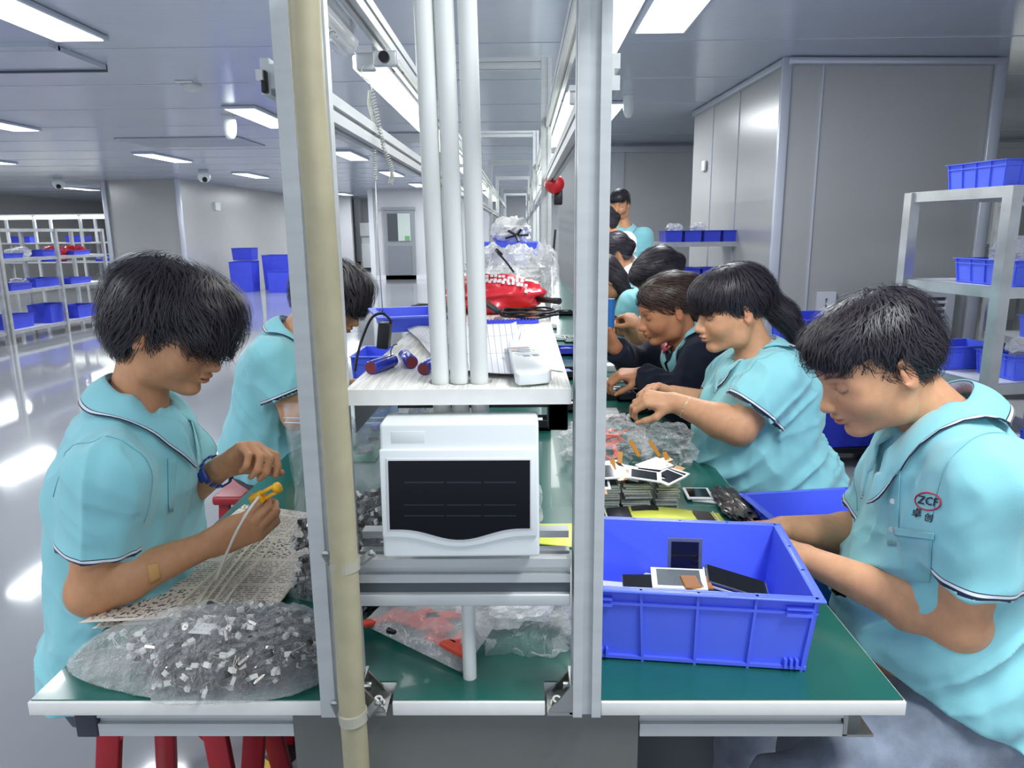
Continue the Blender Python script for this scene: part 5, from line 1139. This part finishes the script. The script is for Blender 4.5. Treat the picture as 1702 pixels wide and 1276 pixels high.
crumple('plastic_bag',U(875,1030,1.02)+[.0,.02,-.02],(.075,.05,.062),FILM,'crumpled clear plastic bag under the right end of the breaker box',seed=23,n=44,rough=.4)
crumple('plastic_bag',U(840,990,1.10),(.09,.05,.045),FILM2,'milky crumpled bag behind the short conduit pipe',seed=24,n=34,rough=.3)
crumple('dark_pouch',U(635,990,1.15),(.05,.05,.05),BLACK,'black crumpled pouch behind the lower rail at the left','pouch',seed=26,n=20)
MB_=MB(); 
# --- newspaper
NP=mat('newsprint','#CFC6B8',.85); nt=NP.node_tree; b_=nt.nodes['Principled BSDF']; Lk=nt.links.new
tc=nt.nodes.new('ShaderNodeTexCoord'); mp=nt.nodes.new('ShaderNodeMapping'); Lk(tc.outputs['UV'],mp.inputs[0])
def NN(t_,**k): 
    q=nt.nodes.new(t_)
    for a,v in k.items(): setattr(q,a,v)
    return q
def math_(op,a,b=None):
    q=NN('ShaderNodeMath',operation=op); 
    for i,x in enumerate((a,b)):
        if x is None: continue
        if hasattr(x,'links') or hasattr(x,'is_linked'): Lk(x,q.inputs[i])
        else: q.inputs[i].default_value=x
    return q.outputs[0]
sp=NN('ShaderNodeSeparateXYZ'); Lk(mp.outputs[0],sp.inputs[0]); ux_,uy_=sp.outputs[0],sp.outputs[1]
line=math_('LESS_THAN',math_('FRACT',math_('MULTIPLY',uy_,62.)),.5)
col=math_('GREATER_THAN',math_('FRACT',math_('MULTIPLY',ux_,5.)),.10)
blk=math_('GREATER_THAN',math_('FRACT',math_('MULTIPLY',uy_,4.3)),.10)
wn=NN('ShaderNodeTexWhiteNoise',noise_dimensions='2D'); cb=NN('ShaderNodeCombineXYZ'); Lk(math_('FLOOR',math_('MULTIPLY',ux_,110.)),cb.inputs[0]); Lk(math_('FLOOR',math_('MULTIPLY',uy_,62.)),cb.inputs[1]); Lk(cb.outputs[0],wn.inputs['Vector'])
gl=math_('GREATER_THAN',wn.outputs[0],.35)
wn2=NN('ShaderNodeTexWhiteNoise',noise_dimensions='2D'); cb2=NN('ShaderNodeCombineXYZ'); Lk(math_('FLOOR',math_('MULTIPLY',ux_,5.)),cb2.inputs[0]); Lk(math_('FLOOR',math_('MULTIPLY',uy_,4.3)),cb2.inputs[1]); Lk(cb2.outputs[0],wn2.inputs['Vector'])
pic=math_('GREATER_THAN',wn2.outputs[0],.86); nz_=NN('ShaderNodeTexNoise'); nz_.inputs['Scale'].default_value=55; Lk(mp.outputs[0],nz_.inputs['Vector']); picv=math_('MULTIPLY',math_('GREATER_THAN',nz_.outputs[0],.55),pic)
m1=math_('MULTIPLY',math_('MULTIPLY',math_('MULTIPLY',line,col),math_('MULTIPLY',blk,gl)),math_('SUBTRACT',1.,pic)); ink=math_('MULTIPLY',math_('MAXIMUM',math_('MULTIPLY',m1,.62),math_('MULTIPLY',math_('MULTIPLY',picv,blk),.85)),1.)
mx=NN('ShaderNodeMix',data_type='RGBA'); mx.inputs[6].default_value=srgb('#DCD2C4'); mx.inputs[7].default_value=srgb('#35333a'); Lk(ink,mx.inputs[0]); Lk(mx.outputs[2],b_.inputs['Base Color'])
def sheet(name,P4,m,label,cat,n=24,curl=0,z0=None,seed=0,amp=.003,parent=None,th=.0006):
    G=np.zeros((n,n,3)); P4=[np.array(p,float) for p in P4]
    for i in range(n):
        for j in range(n):
            u,v=i/(n-1),j/(n-1); p=(P4[0]*(1-u)+P4[1]*u)*(1-v)+(P4[3]*(1-u)+P4[2]*u)*v; p=p+[0,0,amp*(1+vnoise(np.array([[u*3,v*3,seed*1.]]),seed)[0])+curl*(max(0,.12-v)/.12)**2+curl*(max(0,u-.9)/.1)**2]; G[i,j]=p
    o=MB().grid(G).build(name,m,parent,smooth=True); uv=o.data.uv_layers.new(name='UVMap'); 
    for l in o.data.loops:
        q=l.vertex_index; uv.data[l.index].uv=((q//n)/(n-1),(q%n)/(n-1))
    s_=o.modifiers.new('t','SOLIDIFY'); s_.thickness=th; s_.offset=0
    return tag(o,label,cat)
zn=TZ+.004
sheet('newspaper',[(-.728,1.062,zn+.004),(-.425,1.112,zn),(-.400,1.53,zn),(-.66,1.60,zn)],NP,'printed newspaper sheet spread over the left end of the bench','newspaper',n=36,curl=.006,amp=.004,seed=3)
sheet('newspaper',[(-.715,1.075,zn-.003),(-.435,1.122,zn-.003),(-.42,1.35,zn-.003),(-.67,1.4,zn-.003)],NP,'lower folded newspaper sheet peeping out under the front edge of the top one','newspaper',n=10,amp=.001,seed=4)
# cable ties
TIE=mat('tie_clear','#E6E2C8',.3,alpha=.85); k=0
for (a,b_2) in (((305,1020),(445,858)),((322,1016),(452,868)),((345,1010),(448,885)),((330,1000),(440,850)),((370,1008),(455,895)),((300,1005),(430,872))):
    P_=[UZ(a[0]+(b_2[0]-a[0])*t_,a[1]+(b_2[1]-a[1])*t_+4*math.sin(t_*5+k),TZ+.016+.0016*k) for t_ in np.linspace(0,1,12)]
    q=MB(); 
    for i in range(11): q.bar(P_[i],P_[i+1],.0045,.0011)
    t=q.build('cable_tie',TIE); tag(t,'thin clear cable tie lying on the newspaper, %s of the bundle'%ORD[k],'cable tie','cable ties on the newspaper'); MB().box(P_[0],(.006,.005,.004)).build('tie_head',TIE,t); k+=1
# yellow clip and the pale tube through it
YC=mat('clip_yellow','#F2B21E',.4); cpos=U(440,822,1.255)
t=thing('crimp_clip','yellow plastic clip held in the fingers of the young man','tool',tuple(cpos)); ax=nz(U(466,808,1.255)-U(415,836,1.255)); a_,b_3,_=basis(ax); R_=np.stack([a_,b_3,ax],1)
MB().box(cpos-ax*.016,(.020,.022,.024),R_).build('body',YC,t,bevel=.003)
MB().box(cpos+ax*.012+b_3*.006,(.014,.006,.040),R_).build('jaw',YC,t,bevel=.002); MB().box(cpos+ax*.012-b_3*.006,(.014,.006,.040),R_).build('jaw',YC,t,bevel=.002)
MB().lathe(cpos+ax*.028,ax,[(.009,-.006),(.011,0),(.010,.005),(.002,.009)],16).build('tip',YC,t,smooth=True)
TB=mat('tube_pale','#E4DED2',.35)
tag(MB().tube(bez([U(430,826,1.24),U(412,850,1.21),U(392,885,1.2),U(372,930,1.2),U(358,966,1.2)],8),.0028,10).build('pale_tube',TB,smooth=True),'pale flexible tube hanging from the yellow clip','tube')
# --- things on the white shelf
def sp_(px,py,dz=0): return UZ(px,py,SZ+dz)
CB=mat('cell_blue','#2A3CB4',.25,0,.6,coat=.3); CRD=mat('cell_red','#7d2f34',.5)
for k,(a,b_2,r_) in enumerate([((616,611),(663,595),.0098),((684,602),(664,583),.0098),((704,613),(716,604),.0090)]):
    pa=sp_(a[0],a[1],r_*1.0); pb=sp_(b_2[0],b_2[1],r_*1.0); d=nz(pb-pa); pb=pa+d*.062
    t=thing('battery_cell',['left blue battery cell with a dull red end on the shelf','blue battery cell pointing at the camera, beside the first one','blue battery cell half behind the left conduit pipe'][k],'battery',tuple(pa))
    MB().lathe(pa,d,[(r_*.93,0),(r_,.001),(r_,.061),(r_*.93,.062)],24).build('sleeve',CB,t,smooth=True); MB().lathe(pa-d*.0004,d,[(r_*.86,0),(r_*.86,.001)],20).build('end_ring',CRD,t)
p=sp_(650,592,.018); tag(MB().tube([p,p+[.0,0,.008],p+[.004,0,.016],p+[.010,0,.018]],.0008,5).build('black_lead',BLACK,smooth=True),'short black lead standing up from the battery cells','wire')
LN=mat('lined_paper','#E9E9EA',.8); nt=LN.node_tree; b_=nt.nodes['Principled BSDF']; Lk=nt.links.new
tc=nt.nodes.new('ShaderNodeTexCoord'); sp=nt.nodes.new('ShaderNodeSeparateXYZ'); Lk(tc.outputs['UV'],sp.inputs[0]); q=math_('LESS_THAN',math_('FRACT',math_('MULTIPLY',sp.outputs[0],13.)),.07); q2=math_('LESS_THAN',math_('FRACT',math_('MULTIPLY',sp.outputs[1],3.)),.015)
mx=NN('ShaderNodeMix',data_type='RGBA'); mx.inputs[6].default_value=srgb('#DCDCE0'); mx.inputs[7].default_value=srgb('#6d7078'); Lk(math_('MAXIMUM',q,q2),mx.inputs[0]); Lk(mx.outputs[2],b_.inputs['Base Color'])
sheet('paper_form',[sp_(742,622,.002),sp_(870,630,.002),sp_(858,536,.002),sp_(725,545,.002)],LN,'ruled paper form lying on the shelf behind the conduit pipes','paper',amp=.002,curl=.004,seed=5)
sheet('paper_form',[sp_(722,600,.004),sp_(755,590,.004),sp_(740,540,.004),sp_(662,531,.006)],LN,'ruled paper form with a raised corner at the left of the shelf','paper',amp=.004,curl=.012,seed=6)
sheet('paper_sheet',[sp_(850,606,.001),sp_(938,618,.001),sp_(898,556,.001),sp_(866,552,.001)],PAPER,'blank white paper sheet under the white meter','paper',amp=.001,seed=7)
# meter
P_=[sp_(856,641,.003),sp_(917,637,.003),sp_(899,580,.003),sp_(845,580,.003)]; up_=np.array([0,0,.016])
t=thing('white_meter','white handheld meter with rounded front lying on the shelf at the right','meter',tuple(P_[0]))
Pc=[P_[0]+[.004,0,0],P_[0]*.5+P_[1]*.5+[0,-.003,0],P_[1]-[.004,0,0],P_[1]+[0,.012,0],P_[2]-[0,.004,0],P_[2]-[.004,0,0],P_[3]+[.004,0,0],P_[3]-[0,.004,0],P_[0]+[0,.012,0]]
MB().prism(Pc,up_).build('body',WHITEPL,t,bevel=.003,seg=3)
cm=sum(P_)/4+up_; e1=nz(P_[1]-P_[0]); e2=nz(P_[3]-P_[0]); e2=nz(e2-e1*e2.dot(e1)); Rm_=np.stack([e1,e2,np.cross(e1,e2)],1)
MB().box(cm+e2*.045,(.034,.030,.0012),Rm_).build('display_glass',mat('meter_glass','#BFC6C6',.15),t,bevel=.0004)
MB().box(cm+e2*.0,(.036,.020,.001),Rm_).build('face_plate',mat('meter_plate','#CDD1D2',.3),t)
MB().lathe(cm+e2*.024,(0,0,1),[(.012,0),(.012,.0015),(.010,.002),(.010,.0012)],24).build('ring_key',mat('ring_grey','#A9AEB0',.3),t)
for dx,mm in ((-.014,AMB),(.014,mat('led_green','#6fae54',.4))): MB().box(cm+e1*dx+e2*.026,(.008,.004,.0016),Rm_).build('indicator',mm,t,bevel=.0006)
g=MB(); 
for i in range(6): g.box(cm+e2*(-.012-.005*(i%3))+e1*(-.008+.014*(i//3)),(.010,.0012,.0012),Rm_)
g.build('print_lines',mat('print_grey','#8d9294',.5),t)['kind']='stuff'
# adapter, arched cable and blue tray at the shelf's left edge
p=sp_(640,578,0); t=thing('power_adapter','black power adapter standing at the left edge of the shelf','adapter',tuple(p)); MB().box(p+[0,0,.022],(.020,.03,.044),Matrix.Rotation(.12,3,'Y')).build('body',BLACK,t,bevel=.003)
MB().tube(bez([p+[.0,0,.04],U(650,535,p[1]),U(637,521,p[1]),U(618,528,p[1]),U(603,560,p[1]),U(594,590,p[1]-.02),U(590,616,p[1]-.03)],8),.0024,8).build('cable',BLACK,t,smooth=True)
crate(.12,.17,.032,tuple(sp_(672,548,0)+[.0,.05,0]),.3,'small blue tray behind the adapter on the shelf',detail=False)
crate(.28,.26,.15,(-.545,2.98,TZ),0,'blue crate on the left side of the bench in front of the second man',ribs=(4,3))
# blue lattice strip, cables, red bag, clear bag, goose-neck
BL=thing('blue_strip','blue perforated plastic strip lying across the shelf','strip',tuple(sp_(850,533))); a=sp_(808,536,.004); b_2=sp_(893,533,.004); MB().bar(a,b_2,.03,.006).build('strip',BLUE2,BL)
for i in range(16): p=a+(b_2-a)*(i+.5)/16; MB().box(p+[0,-.002,.004],(.003,.024,.003)).build('tooth',BLUE2,BL)
CK=thing('black_cable','coil of black cable with a plug on the shelf before the red bag','cable',tuple(sp_(875,525)))
cc_=sp_(878,524,.008); P_=[]
for i in range(90):
    a=i/90*2*PI*4; P_.append(cc_+[math.cos(a)*(.062+.006*math.sin(i*.37)),math.sin(a)*(.065+.005*math.cos(i*.7)),.004*i/30+.002*math.sin(i)])
MB().tube(P_,.0026,6).build('coil',BLACK,CK,smooth=True)
MB().tube(bez([cc_+[-.06,0,.01],sp_(832,520,.02),sp_(822,512,.03),sp_(815,505,.03)],6),[.0026]*19,6).build('lead',BLACK,CK,smooth=True); MB().bar(sp_(828,518,.025),sp_(808,503,.035),.014,.010).build('plug',BLACK,CK,bevel=.002)
tag(MB().tube(bez([sp_(877,513,.01),U(868,475,2.2),U(845,440,2.3),U(826,418,2.35)],8),[.0035]*25,8).build('gooseneck',BLACK,smooth=True),'thin black goose-neck rod rising over the red bag','rod'); tag(MB().tube([U(833,424,2.34),U(825,415,2.36)],.0065,8).build('gooseneck_tip',BLACK,smooth=True),'thick black tip at the end of the goose-neck rod','rod')
RB=mat('bag_red','#D5303C',.3,coat=.2); tx=crumple('red_bag',sp_(835,505,.03)+[-.03,.14,.005],(.125,.11,.052),RB,'red plastic bag with white print on the shelf','bag',seed=31,n=34,rough=.16,smooth=True)
g=MB(); r_=np.random.RandomState(9)
cb_=sp_(835,505,.03)+np.array([-.03,.14,.005]); VR=np.array([v.co[:] for v in tx.data.vertices])
for i in range(3):
    for j in range(11):
        x=-.02+j*.0105+r_.uniform(-.002,.002); y=-.085+i*.022; q=cb_+[x,y,0]; dd=np.hypot(VR[:,0]-q[0],VR[:,1]-q[1]); nr=VR[dd<.010]; zz=(nr[:,2].max() if len(nr) else q[2]); g.box((q[0],q[1],zz+.0012),(.007,.015*r_.uniform(.6,1),.0008),Matrix.Rotation(.5,3,'X'))
g.build('white_print',PAPER,tx)['kind']='stuff'
crumple('plastic_bag',(-.07,2.72,SZ+.055),(.125,.42,.080),FILM2,'large crumpled clear bag on the shelf behind the red bag',seed=33,n=48,rough=.35)
crumple('plastic_bag',(.075,2.55,SZ+.05),(.045,.22,.085),FILM,'clear plastic bag spilling over the right edge of the shelf',seed=34,n=40,rough=.4)
crate(.34,.30,.125,(-.075,4.35,SZ+.001),0,'blue crate on the shelf behind the large clear bag',ribs=(3,3))
crumple('white_tissue',(-.06,4.35,SZ+.19),(.11,.1,.075),PAPER,'crumpled white tissue in the blue crate on the shelf','tissue',seed=36,n=18)
g=thing('black_holder','small black plastic holder on the tissue in the shelf crate','holder',(-.03,4.25,SZ+.2))
for a_1 in (0,1.2,2.3,3.6,4.9): MB().bar((-.03,4.2,SZ+.165),(-.03+.07*math.cos(a_1),4.2+.02*math.sin(a_1),SZ+.165+.035*math.sin(a_1)),.014,.012).build('arm',BLACK,g)
for k,(px,py,Yy) in enumerate(((930,400,3.0),)):
    tag(MB().tube([(.128,2.975,1.24),(.130,2.975,1.33),(.136,2.975,1.40)],.005,6).build('antenna',BLACK,smooth=True),'short black antenna by the right post row','antenna')
MB_w=tag(crumple('dark_heap',sp_(715,520,.01),(.05,.05,.02),BLACK,seed=38,n=16),'small heap of black leads on the shelf left of the red bag','cables')
t=thing('black_tube','black marker-like tube poking out right of the red bag','tube',tuple(sp_(905,497))); MB().cyl(sp_(886,497,.03),sp_(925,500,.03),.007,n=12).build('barrel',BLACK,t); MB().cyl(sp_(921,499.7,.03),sp_(930,500.5,.03),.008,n=12).build('cap',DARK,t)
tag(MB().bx(-.03,.035,1.62,1.80,SZ,SZ+.004).build('orange_card',mat('card_orange','#E07A3C',.6)),'orange card under the cable coil on the shelf','card')
# --- right side of the bench: display modules in piles
for s_i,(X0,Y0,w,d,n_,lab) in enumerate([(.195,1.63,.055,.09,11,'left'),(.262,1.62,.062,.09,12,'middle'),(.335,1.63,.050,.09,13,'right')]):
    for i in range(n_):
        z=TZ+.004+i*.0052; jx,jy,a=rg.uniform(-.003,.003),rg.uniform(-.004,.004),rg.uniform(-.05,.05)
        if i==0 and s_i==0:
            proto=lcd((0,0,0),(1,0,0),(0,1,0),.06,.09,'x',th=.0036,back=mat('module_edge','#B9BDB4',.3,.3,noise=.2,nscale=300)); t=proto
        else: t=copy_tree(proto)
        t.location=(X0+jx,Y0+jy,z); t.rotation_euler=(0,0,a); t.scale=(w/.06,d/.09,1); tag(t,'display module, %s layer from the bottom of the %s pile'%((ORD+['tenth','eleventh','twelfth','thirteenth'])[i],lab),'display','piled display modules')
for k in range(11):
    x=.17+.2*((k*37)%11)/11; y=1.58+.10*((k*17)%7)/7; a=k*1.1; lcd((x,y,TZ+.072+.005*(k%4)),(math.cos(a),math.sin(a),.12*math.sin(k)),(-math.sin(a),math.cos(a),.15*math.cos(k)),.055,.075,'white-framed display module thrown on top of the piles, %s'%(['with amber ribbon','face up','tilted','near the post','lying crosswise','at the back','half buried','by the amber ribbons','uppermost','over the middle pile','over the right pile'][k]),'loose display modules on the piles',flex=1 if k%2==0 else None)
for k,(px,py,dx) in enumerate(((1030,765,-.2),(1055,745,.5),(1088,745,.6),(1020,778,.1),(1110,765,.3))):
    p=UZ(px,py,TZ+.085); tag(MB().box(p,(.012,.05,.0008),Matrix.Rotation(dx,3,'Z')@Matrix.Rotation(.7,3,'X')).build('flex_ribbon',AMB),'amber flex ribbon sticking up from the display piles, %s from the post'%ORD[k],'ribbon','amber flex ribbons')
lcd(UZ(1160,820,TZ+.008),(1,-.05,0),(.05,1,0),.062,.075,'white-framed display module lying right of the piles')
lcd(UZ(1175,826,TZ+.003),(1,-.35,0),(.35,1,0),.062,.07,'blank white card under the display right of the piles',face=PAPER,back=PAPER)
# yellow sheets with black bars
G=[]; Y0,Y1=1.44,1.54
for i in range(16):
    u=i/15; z=TZ+.004+.030*math.sin(min(1,u*1.25)*PI*.5+.35)*.8*(1-.75*max(0,u-.5)/.5)
    G.append([(.13+.315*u,Y0+.00*u,z),(.13+.31*u,Y1,z+.001)])
t=MB().grid(G).build('yellow_sheets',YS,smooth=True); s_=t.modifiers.new('t','SOLIDIFY'); s_.thickness=.004; tag(t,'stack of yellow sheets with black bars behind the front blue crate','sheets')
def strip(u0,u1,v0,v1,nm='black_bar',m_=BLACK):
    R=[]
    for i in range(9):
        u=(u0+(u1-u0)*i/8)*15; k=min(int(u),14); f_=u-k; a=np.array(G[k]);b=np.array(G[k+1]); r=a+(b-a)*f_; R.append([r[0]+(r[1]-r[0])*v0+[0,0,.0028],r[0]+(r[1]-r[0])*v1+[0,0,.0028]])
    MB().grid(R).build(nm,m_,t)
strip(.0,.16,0,1); strip(.18,.34,0,1); strip(.36,.55,.75,1); strip(.80,.93,.05,.95); strip(.165,.172,0,1,'white_line',PAPER); strip(.95,.957,0,1,'white_line',PAPER)
# bag with orange bits
for k in range(26):
    p=np.array([.20+rg.uniform(-.05,.09),1.98+rg.uniform(-.09,.09),TZ+.02+rg.uniform(0,.05)]); a=nz(rg.normal(0,1,3)*[1,1,.4]); tag(MB().bar(p-a*.02,p+a*.02,.012,.005).build('orange_strip',mat('orange_bright','#F0553A',.5),bevel=.001),'orange plastic strip inside the clear bag beside the display piles','strip','orange strips in the bench bag')
crumple('plastic_bag',(.24,1.99,TZ+.045),(.12,.12,.065),FILM,'crumpled clear bag with orange strips beside the display piles',seed=41,n=46,rough=.3)
crumple('plastic_bag',(.40,1.98,TZ+.035),(.085,.10,.055),FILM,'empty crumpled end of clear bag right of the orange strips',seed=42,n=36,rough=.4)
crumple('black_film',(.49,1.60,TZ+.012),(.035,.10,.012),mat('film_dark','#3b3d40',.2,0,.8),'dark shiny film strip along the right edge of the bench','film',seed=43,n=20)
# dark housings and parts further along the right side
for k,(px,py,w,d,lab) in enumerate([(1022,655,.10,.12,'open black housing with white parts before the ponytail woman'),(1060,645,.14,.05,'long black housing bar near the woman\'s hands'),(1068,680,.09,.07,'small dark green-black tray below the woman\'s hands'),(1010,690,.07,.06,'white block beside the plastic bag'),(1032,692,.09,.05,'white-topped black module by the clear bag'),(1020,612,.10,.08,'white device held by the woman in navy'),(1030,630,.13,.06,'white sheet under the navy sleeve'),(1015,575,.07,.07,'black module near the post, third woman\'s place')]):
    p=UZ(px,py,TZ+.01); wh=k in (3,5,6); t=thing('housing',lab,'part',tuple(p)); hh=.03 if k in(0,3,5) else .012
    MB().bx(p[0]-w/2,p[0]+w/2,p[1]-d/2,p[1]+d/2,TZ+.0005,TZ+.0005+hh).build('shell',PAPER if wh else BLACK,t,bevel=.003)
    if k in (0,4,2): 
        for i in range(4): MB().box((p[0]-w*.3+i*w*.2,p[1]+(-1)**i*d*.15,TZ+hh+.004),(w*.14,d*.25,.006),Matrix.Rotation(i*.9,3,'Z')).build('white_piece',PAPER,t)
for k in range(26):
    x=rg.uniform(.14,.42) if k>9 else rg.uniform(-.18,.05); y=rg.uniform(2.4,6); 
    if k>9: z=TZ
    else: z=TZ; y=rg.uniform(1.9,4)
    m_=[BLACK,BLUE2,DARK,PAPER][k%4]; t=thing('part_tray','%s parts tray on the %s of the bench, %s further back'%(['black','blue','dark grey','white'][k%4],'right side' if k>9 else 'middle',['a little','some way','well','far'][min(3,int((y-1.8)//1.1))]),'tray',(x,y,z),'parts trays down the bench')
    w,d,hh=rg.uniform(.06,.13),rg.uniform(.06,.14),rg.uniform(.01,.045); MB().bx(x-w/2,x+w/2,y-d/2,y+d/2,z,z+hh*.3).bx(x-w/2,x-w/2+.004,y-d/2,y+d/2,z,z+hh).bx(x+w/2-.004,x+w/2,y-d/2,y+d/2,z,z+hh).bx(x-w/2,x+w/2,y+d/2-.004,y+d/2,z,z+hh).bx(x-w/2,x+w/2,y-d/2,y-d/2+.004,z,z+hh).build('tray_body',m_,t); MB().box((x,y,z+hh*.6),(w*.5,d*.5,hh*.5),Matrix.Rotation(k*.5,3,'Z')).build('piece',[PAPER,MOTIF,BLUE,GREEN][k%4],t)
# blue handset on the third shelf place right of shelf
for k,(px,py) in enumerate(((1015,520),)):
    p=U(px,py,2.55); t=thing('screwdriver','blue electric screwdriver held upright beside the right post','tool',tuple(p)); MB().cyl(p+[0,0,-.05],p+[0,0,.05],.014,n=14).build('grip',mat('tool_blue','#2F77C4',.35),t,smooth=False); MB().cyl(p+[0,0,-.10],p+[0,0,-.05],.011,n=12).build('chuck',MOTIF,t)
# green board seen past the young man's hands on the left table, clear bottle
sheet('green_board',[(-.60,1.95,TZ+.003),(-.42,1.95,TZ+.003),(-.42,2.25,TZ+.003),(-.60,2.25,TZ+.003)],mat('pcb_green','#1f7a5a',.35),'green circuit board on the bench before the second man','board',n=3,amp=0)
for k in range(10):
    x=rg.uniform(-.6,-.34); y=rg.uniform(1.62,2.9); t=thing('small_part','small %s part on the left side of the bench, %s'%(['black','white','blue','grey'][k%4],['near','farther'][k%2]),'part',(x,y,TZ),'small parts on the left side'); MB().box((x,y,TZ+.006),(rg.uniform(.02,.06),rg.uniform(.02,.05),.012),Matrix.Rotation(rg.uniform(0,3),3,'Z')).build('block',[BLACK,PAPER,BLUE,ALUD][k%4],t,bevel=.002)
# ================================================================ DETAILS ON THE CLOTHES
def projarr(Sd,pp,off=.0008,n=45,st=.75):
    pp=np.asarray(pp,float); r=np.stack([pp[:,0]-851,pp[:,1]-638,np.full(len(pp),F)],-1)@ROT.T; r/=np.linalg.norm(r,axis=1,keepdims=True); X=CAM+r*st
    for _ in range(n): X=X+r*((Sd.eval(X)-off)*.85)[:,None]
    return X
def projpix(Sd,px,py,off=.0008,n=60,st=.5):
    return projarr(Sd,[(px,py)],off)[0]
def projpix_old(Sd,px,py,off=.0008,n=60,st=.5):
    r=nz(ray(px,py)); X=CAM+r*st
    for _ in range(n): X=X+r*float(Sd.eval(X[None])[0]-off)*.8
    return X
def patch(Sd,quad,m,name,parent,off=.0012,n=10,th=.0012,wv=None):
    """cloth patch laid on the body surface; quad = 4 photo points"""
    q=[np.array(p,float) for p in quad]; R=[]
    uu,vv=np.meshgrid(np.linspace(0,1,n),np.linspace(0,1,n),indexing='ij'); uu=uu[...,None]; vv=vv[...,None]
    R=projarr(Sd,((q[0]*(1-uu)+q[1]*uu)*(1-vv)+(q[3]*(1-uu)+q[2]*uu)*vv).reshape(-1,2),off).reshape(n,n,3)
    o=MB().grid(R).build(name,m,parent,smooth=True); s_=o.modifiers.new('t','SOLIDIFY'); s_.thickness=th; s_.offset=0; return o
S2,T2=P2['_S'],P2['_t']; S1,T1=P1['_S'],P1['_t']
POLOD=clothmat('polo_patch','#84C4CC',False)
patch(S2,[(1486,884),(1549,892),(1545,968),(1506,966)],POLOD,'pocket',T2,.002)
patch(S2,[(1484,876),(1552,886),(1551,897),(1486,889)],POLOD,'pocket_hem',T2,.0038)
patch(S2,[(1478,752),(1497,752),(1492,905),(1474,905)],POLOD,'placket',T2,.0015,n=14)
for (px,py) in ((1487,786),(1484,833),(1482,880)):
    p=projpix(S2,px,py,.003); d=nz(CAM-p)*.4+np.array([-.4,-.2,0]); MB().lathe(p,nz(d),[(.0048,0),(.0048,.0012),(.0036,.0018),(.0036,.0012),(.0005,.0012)],14).build('button',mat('button_clear','#C9D2D2',.2),T2,smooth=False)
def ring(Sd,cx,cy,rx,ry,rot_,m,parent,w=.0011,n=40,name='badge_ring',a0=0,a1=2*PI):
    a=np.linspace(a0,a1,n); x=rx*np.cos(a); y=ry*np.sin(a); P_=projarr(Sd,np.stack([cx+x*math.cos(rot_)-y*math.sin(rot_),cy+x*math.sin(rot_)+y*math.cos(rot_)],-1),.0012)
    return MB().tube(P_,w,5).build(name,m,parent,smooth=True)
BR=mat('badge_red','#C8324A',.7); BK=mat('badge_ink','#1a2233',.8)
ring(S2,1542,833,21.5,14.5,.15,BR,T2)
def text_on(Sd,txt,cx,cy,size,rot_,m,parent,name):
    cu=bpy.data.curves.new('txt','FONT'); cu.body=txt; cu.size=1; cu.align_x='CENTER'; cu.align_y='CENTER'; cu.resolution_u=2; cu.offset=.012
    ob=bpy.data.objects.new('txt',cu); COL.objects.link(ob); dg=bpy.context.evaluated_depsgraph_get(); me=bpy.data.meshes.new_from_object(ob.evaluated_get(dg)); bpy.data.objects.remove(ob)
    bm=bmesh.new(); bm.from_mesh(me); bmesh.ops.triangulate(bm,faces=bm.faces); 
    vs=list(bm.verts); x=np.array([v.co.x*size for v in vs]); y=np.array([-v.co.y*size for v in vs]); XX=projarr(Sd,np.stack([cx+x*math.cos(rot_)-y*math.sin(rot_),cy+x*math.sin(rot_)+y*math.cos(rot_)],-1),.0016)-ORG[parent.name]
    for v,p in zip(vs,XX): v.co=Vector(p)
    bm.to_mesh(me); me.materials.clear(); me.materials.append(m); o=bpy.data.objects.new(name,me); COL.objects.link(o); o.parent=parent; return o
text_on(S2,'ZCF',1542,833,19,.17,BK,T2,'badge_letters')
text_on(S2,'\u5353',1523,853,17,.15,BK,T2,'badge_character'); text_on(S2,'\u521b',1543,861,15,.25,BK,T2,'badge_character')
# young man: pocket, placket slit, bandage, watch
patch(S1,[(279,762),(294,760),(288,850),(281,850)],POLOD,'pocket',T1,.002)
patch(P1['_B'],[(243,938),(262,934),(268,962),(250,972)],mat('plaster_tan','#C99A5E',.6),'plaster',T1,.0008,n=6,th=.0006)
def bracelet(c,ax,r,m,label,name,seg=0,cat='bracelet',w=.0022):
    a,b,_=basis(ax); t=thing(name,label,cat,tuple(c))
    if seg:
        for i in range(seg):
            an=2*PI*i/seg; MB().box(c+r*(math.cos(an)*a+math.sin(an)*b),(.0035,.0085,.014),np.stack([math.cos(an)*a+math.sin(an)*b,-math.sin(an)*a+math.cos(an)*b,nz(ax)],1)).build('link',m,t,bevel=.001)
        MB().box(c+(r+.002)*a*-1,(.008,.022,.022),np.stack([a,b,nz(ax)],1)).build('clasp',m,t,bevel=.003)
    else: MB().tube([c+r*(math.cos(q)*a+math.sin(q)*b) for q in np.linspace(0,2*PI,28)],w,7).build('band',m,t,smooth=True)
e,w_=P1['el'],P1['wl']; bracelet(e+(w_-e)*.93,w_-e,.0315,mat('watch_blue','#2B3F8E',.3,0,.6),'blue link watch on the left wrist of the young man','watch',seg=16,cat='watch')
e,w_=P4['el'],P4['wl']; bracelet(e+(w_-e)*.80,w_-e+[0,0,.02],.031,mat('bangle_pale','#CFC39B',.3,.4),'pale bangle on the near wrist of the ponytail woman','bangle',w=.002)
e,w_=P4['er'],P4['wr']; bracelet(e+(w_-e)*.45,w_-e,.036,mat('band_blue','#2C5FB8',.4),'blue band on the far wrist of the ponytail woman','wrist_band',seg=14)
# red lapels of the navy jacket
patch(P5['_S'],[(1098,570),(1112,562),(1116,575),(1100,590)],RB,'lapel',P5['_t'],.006,n=8,th=.002)
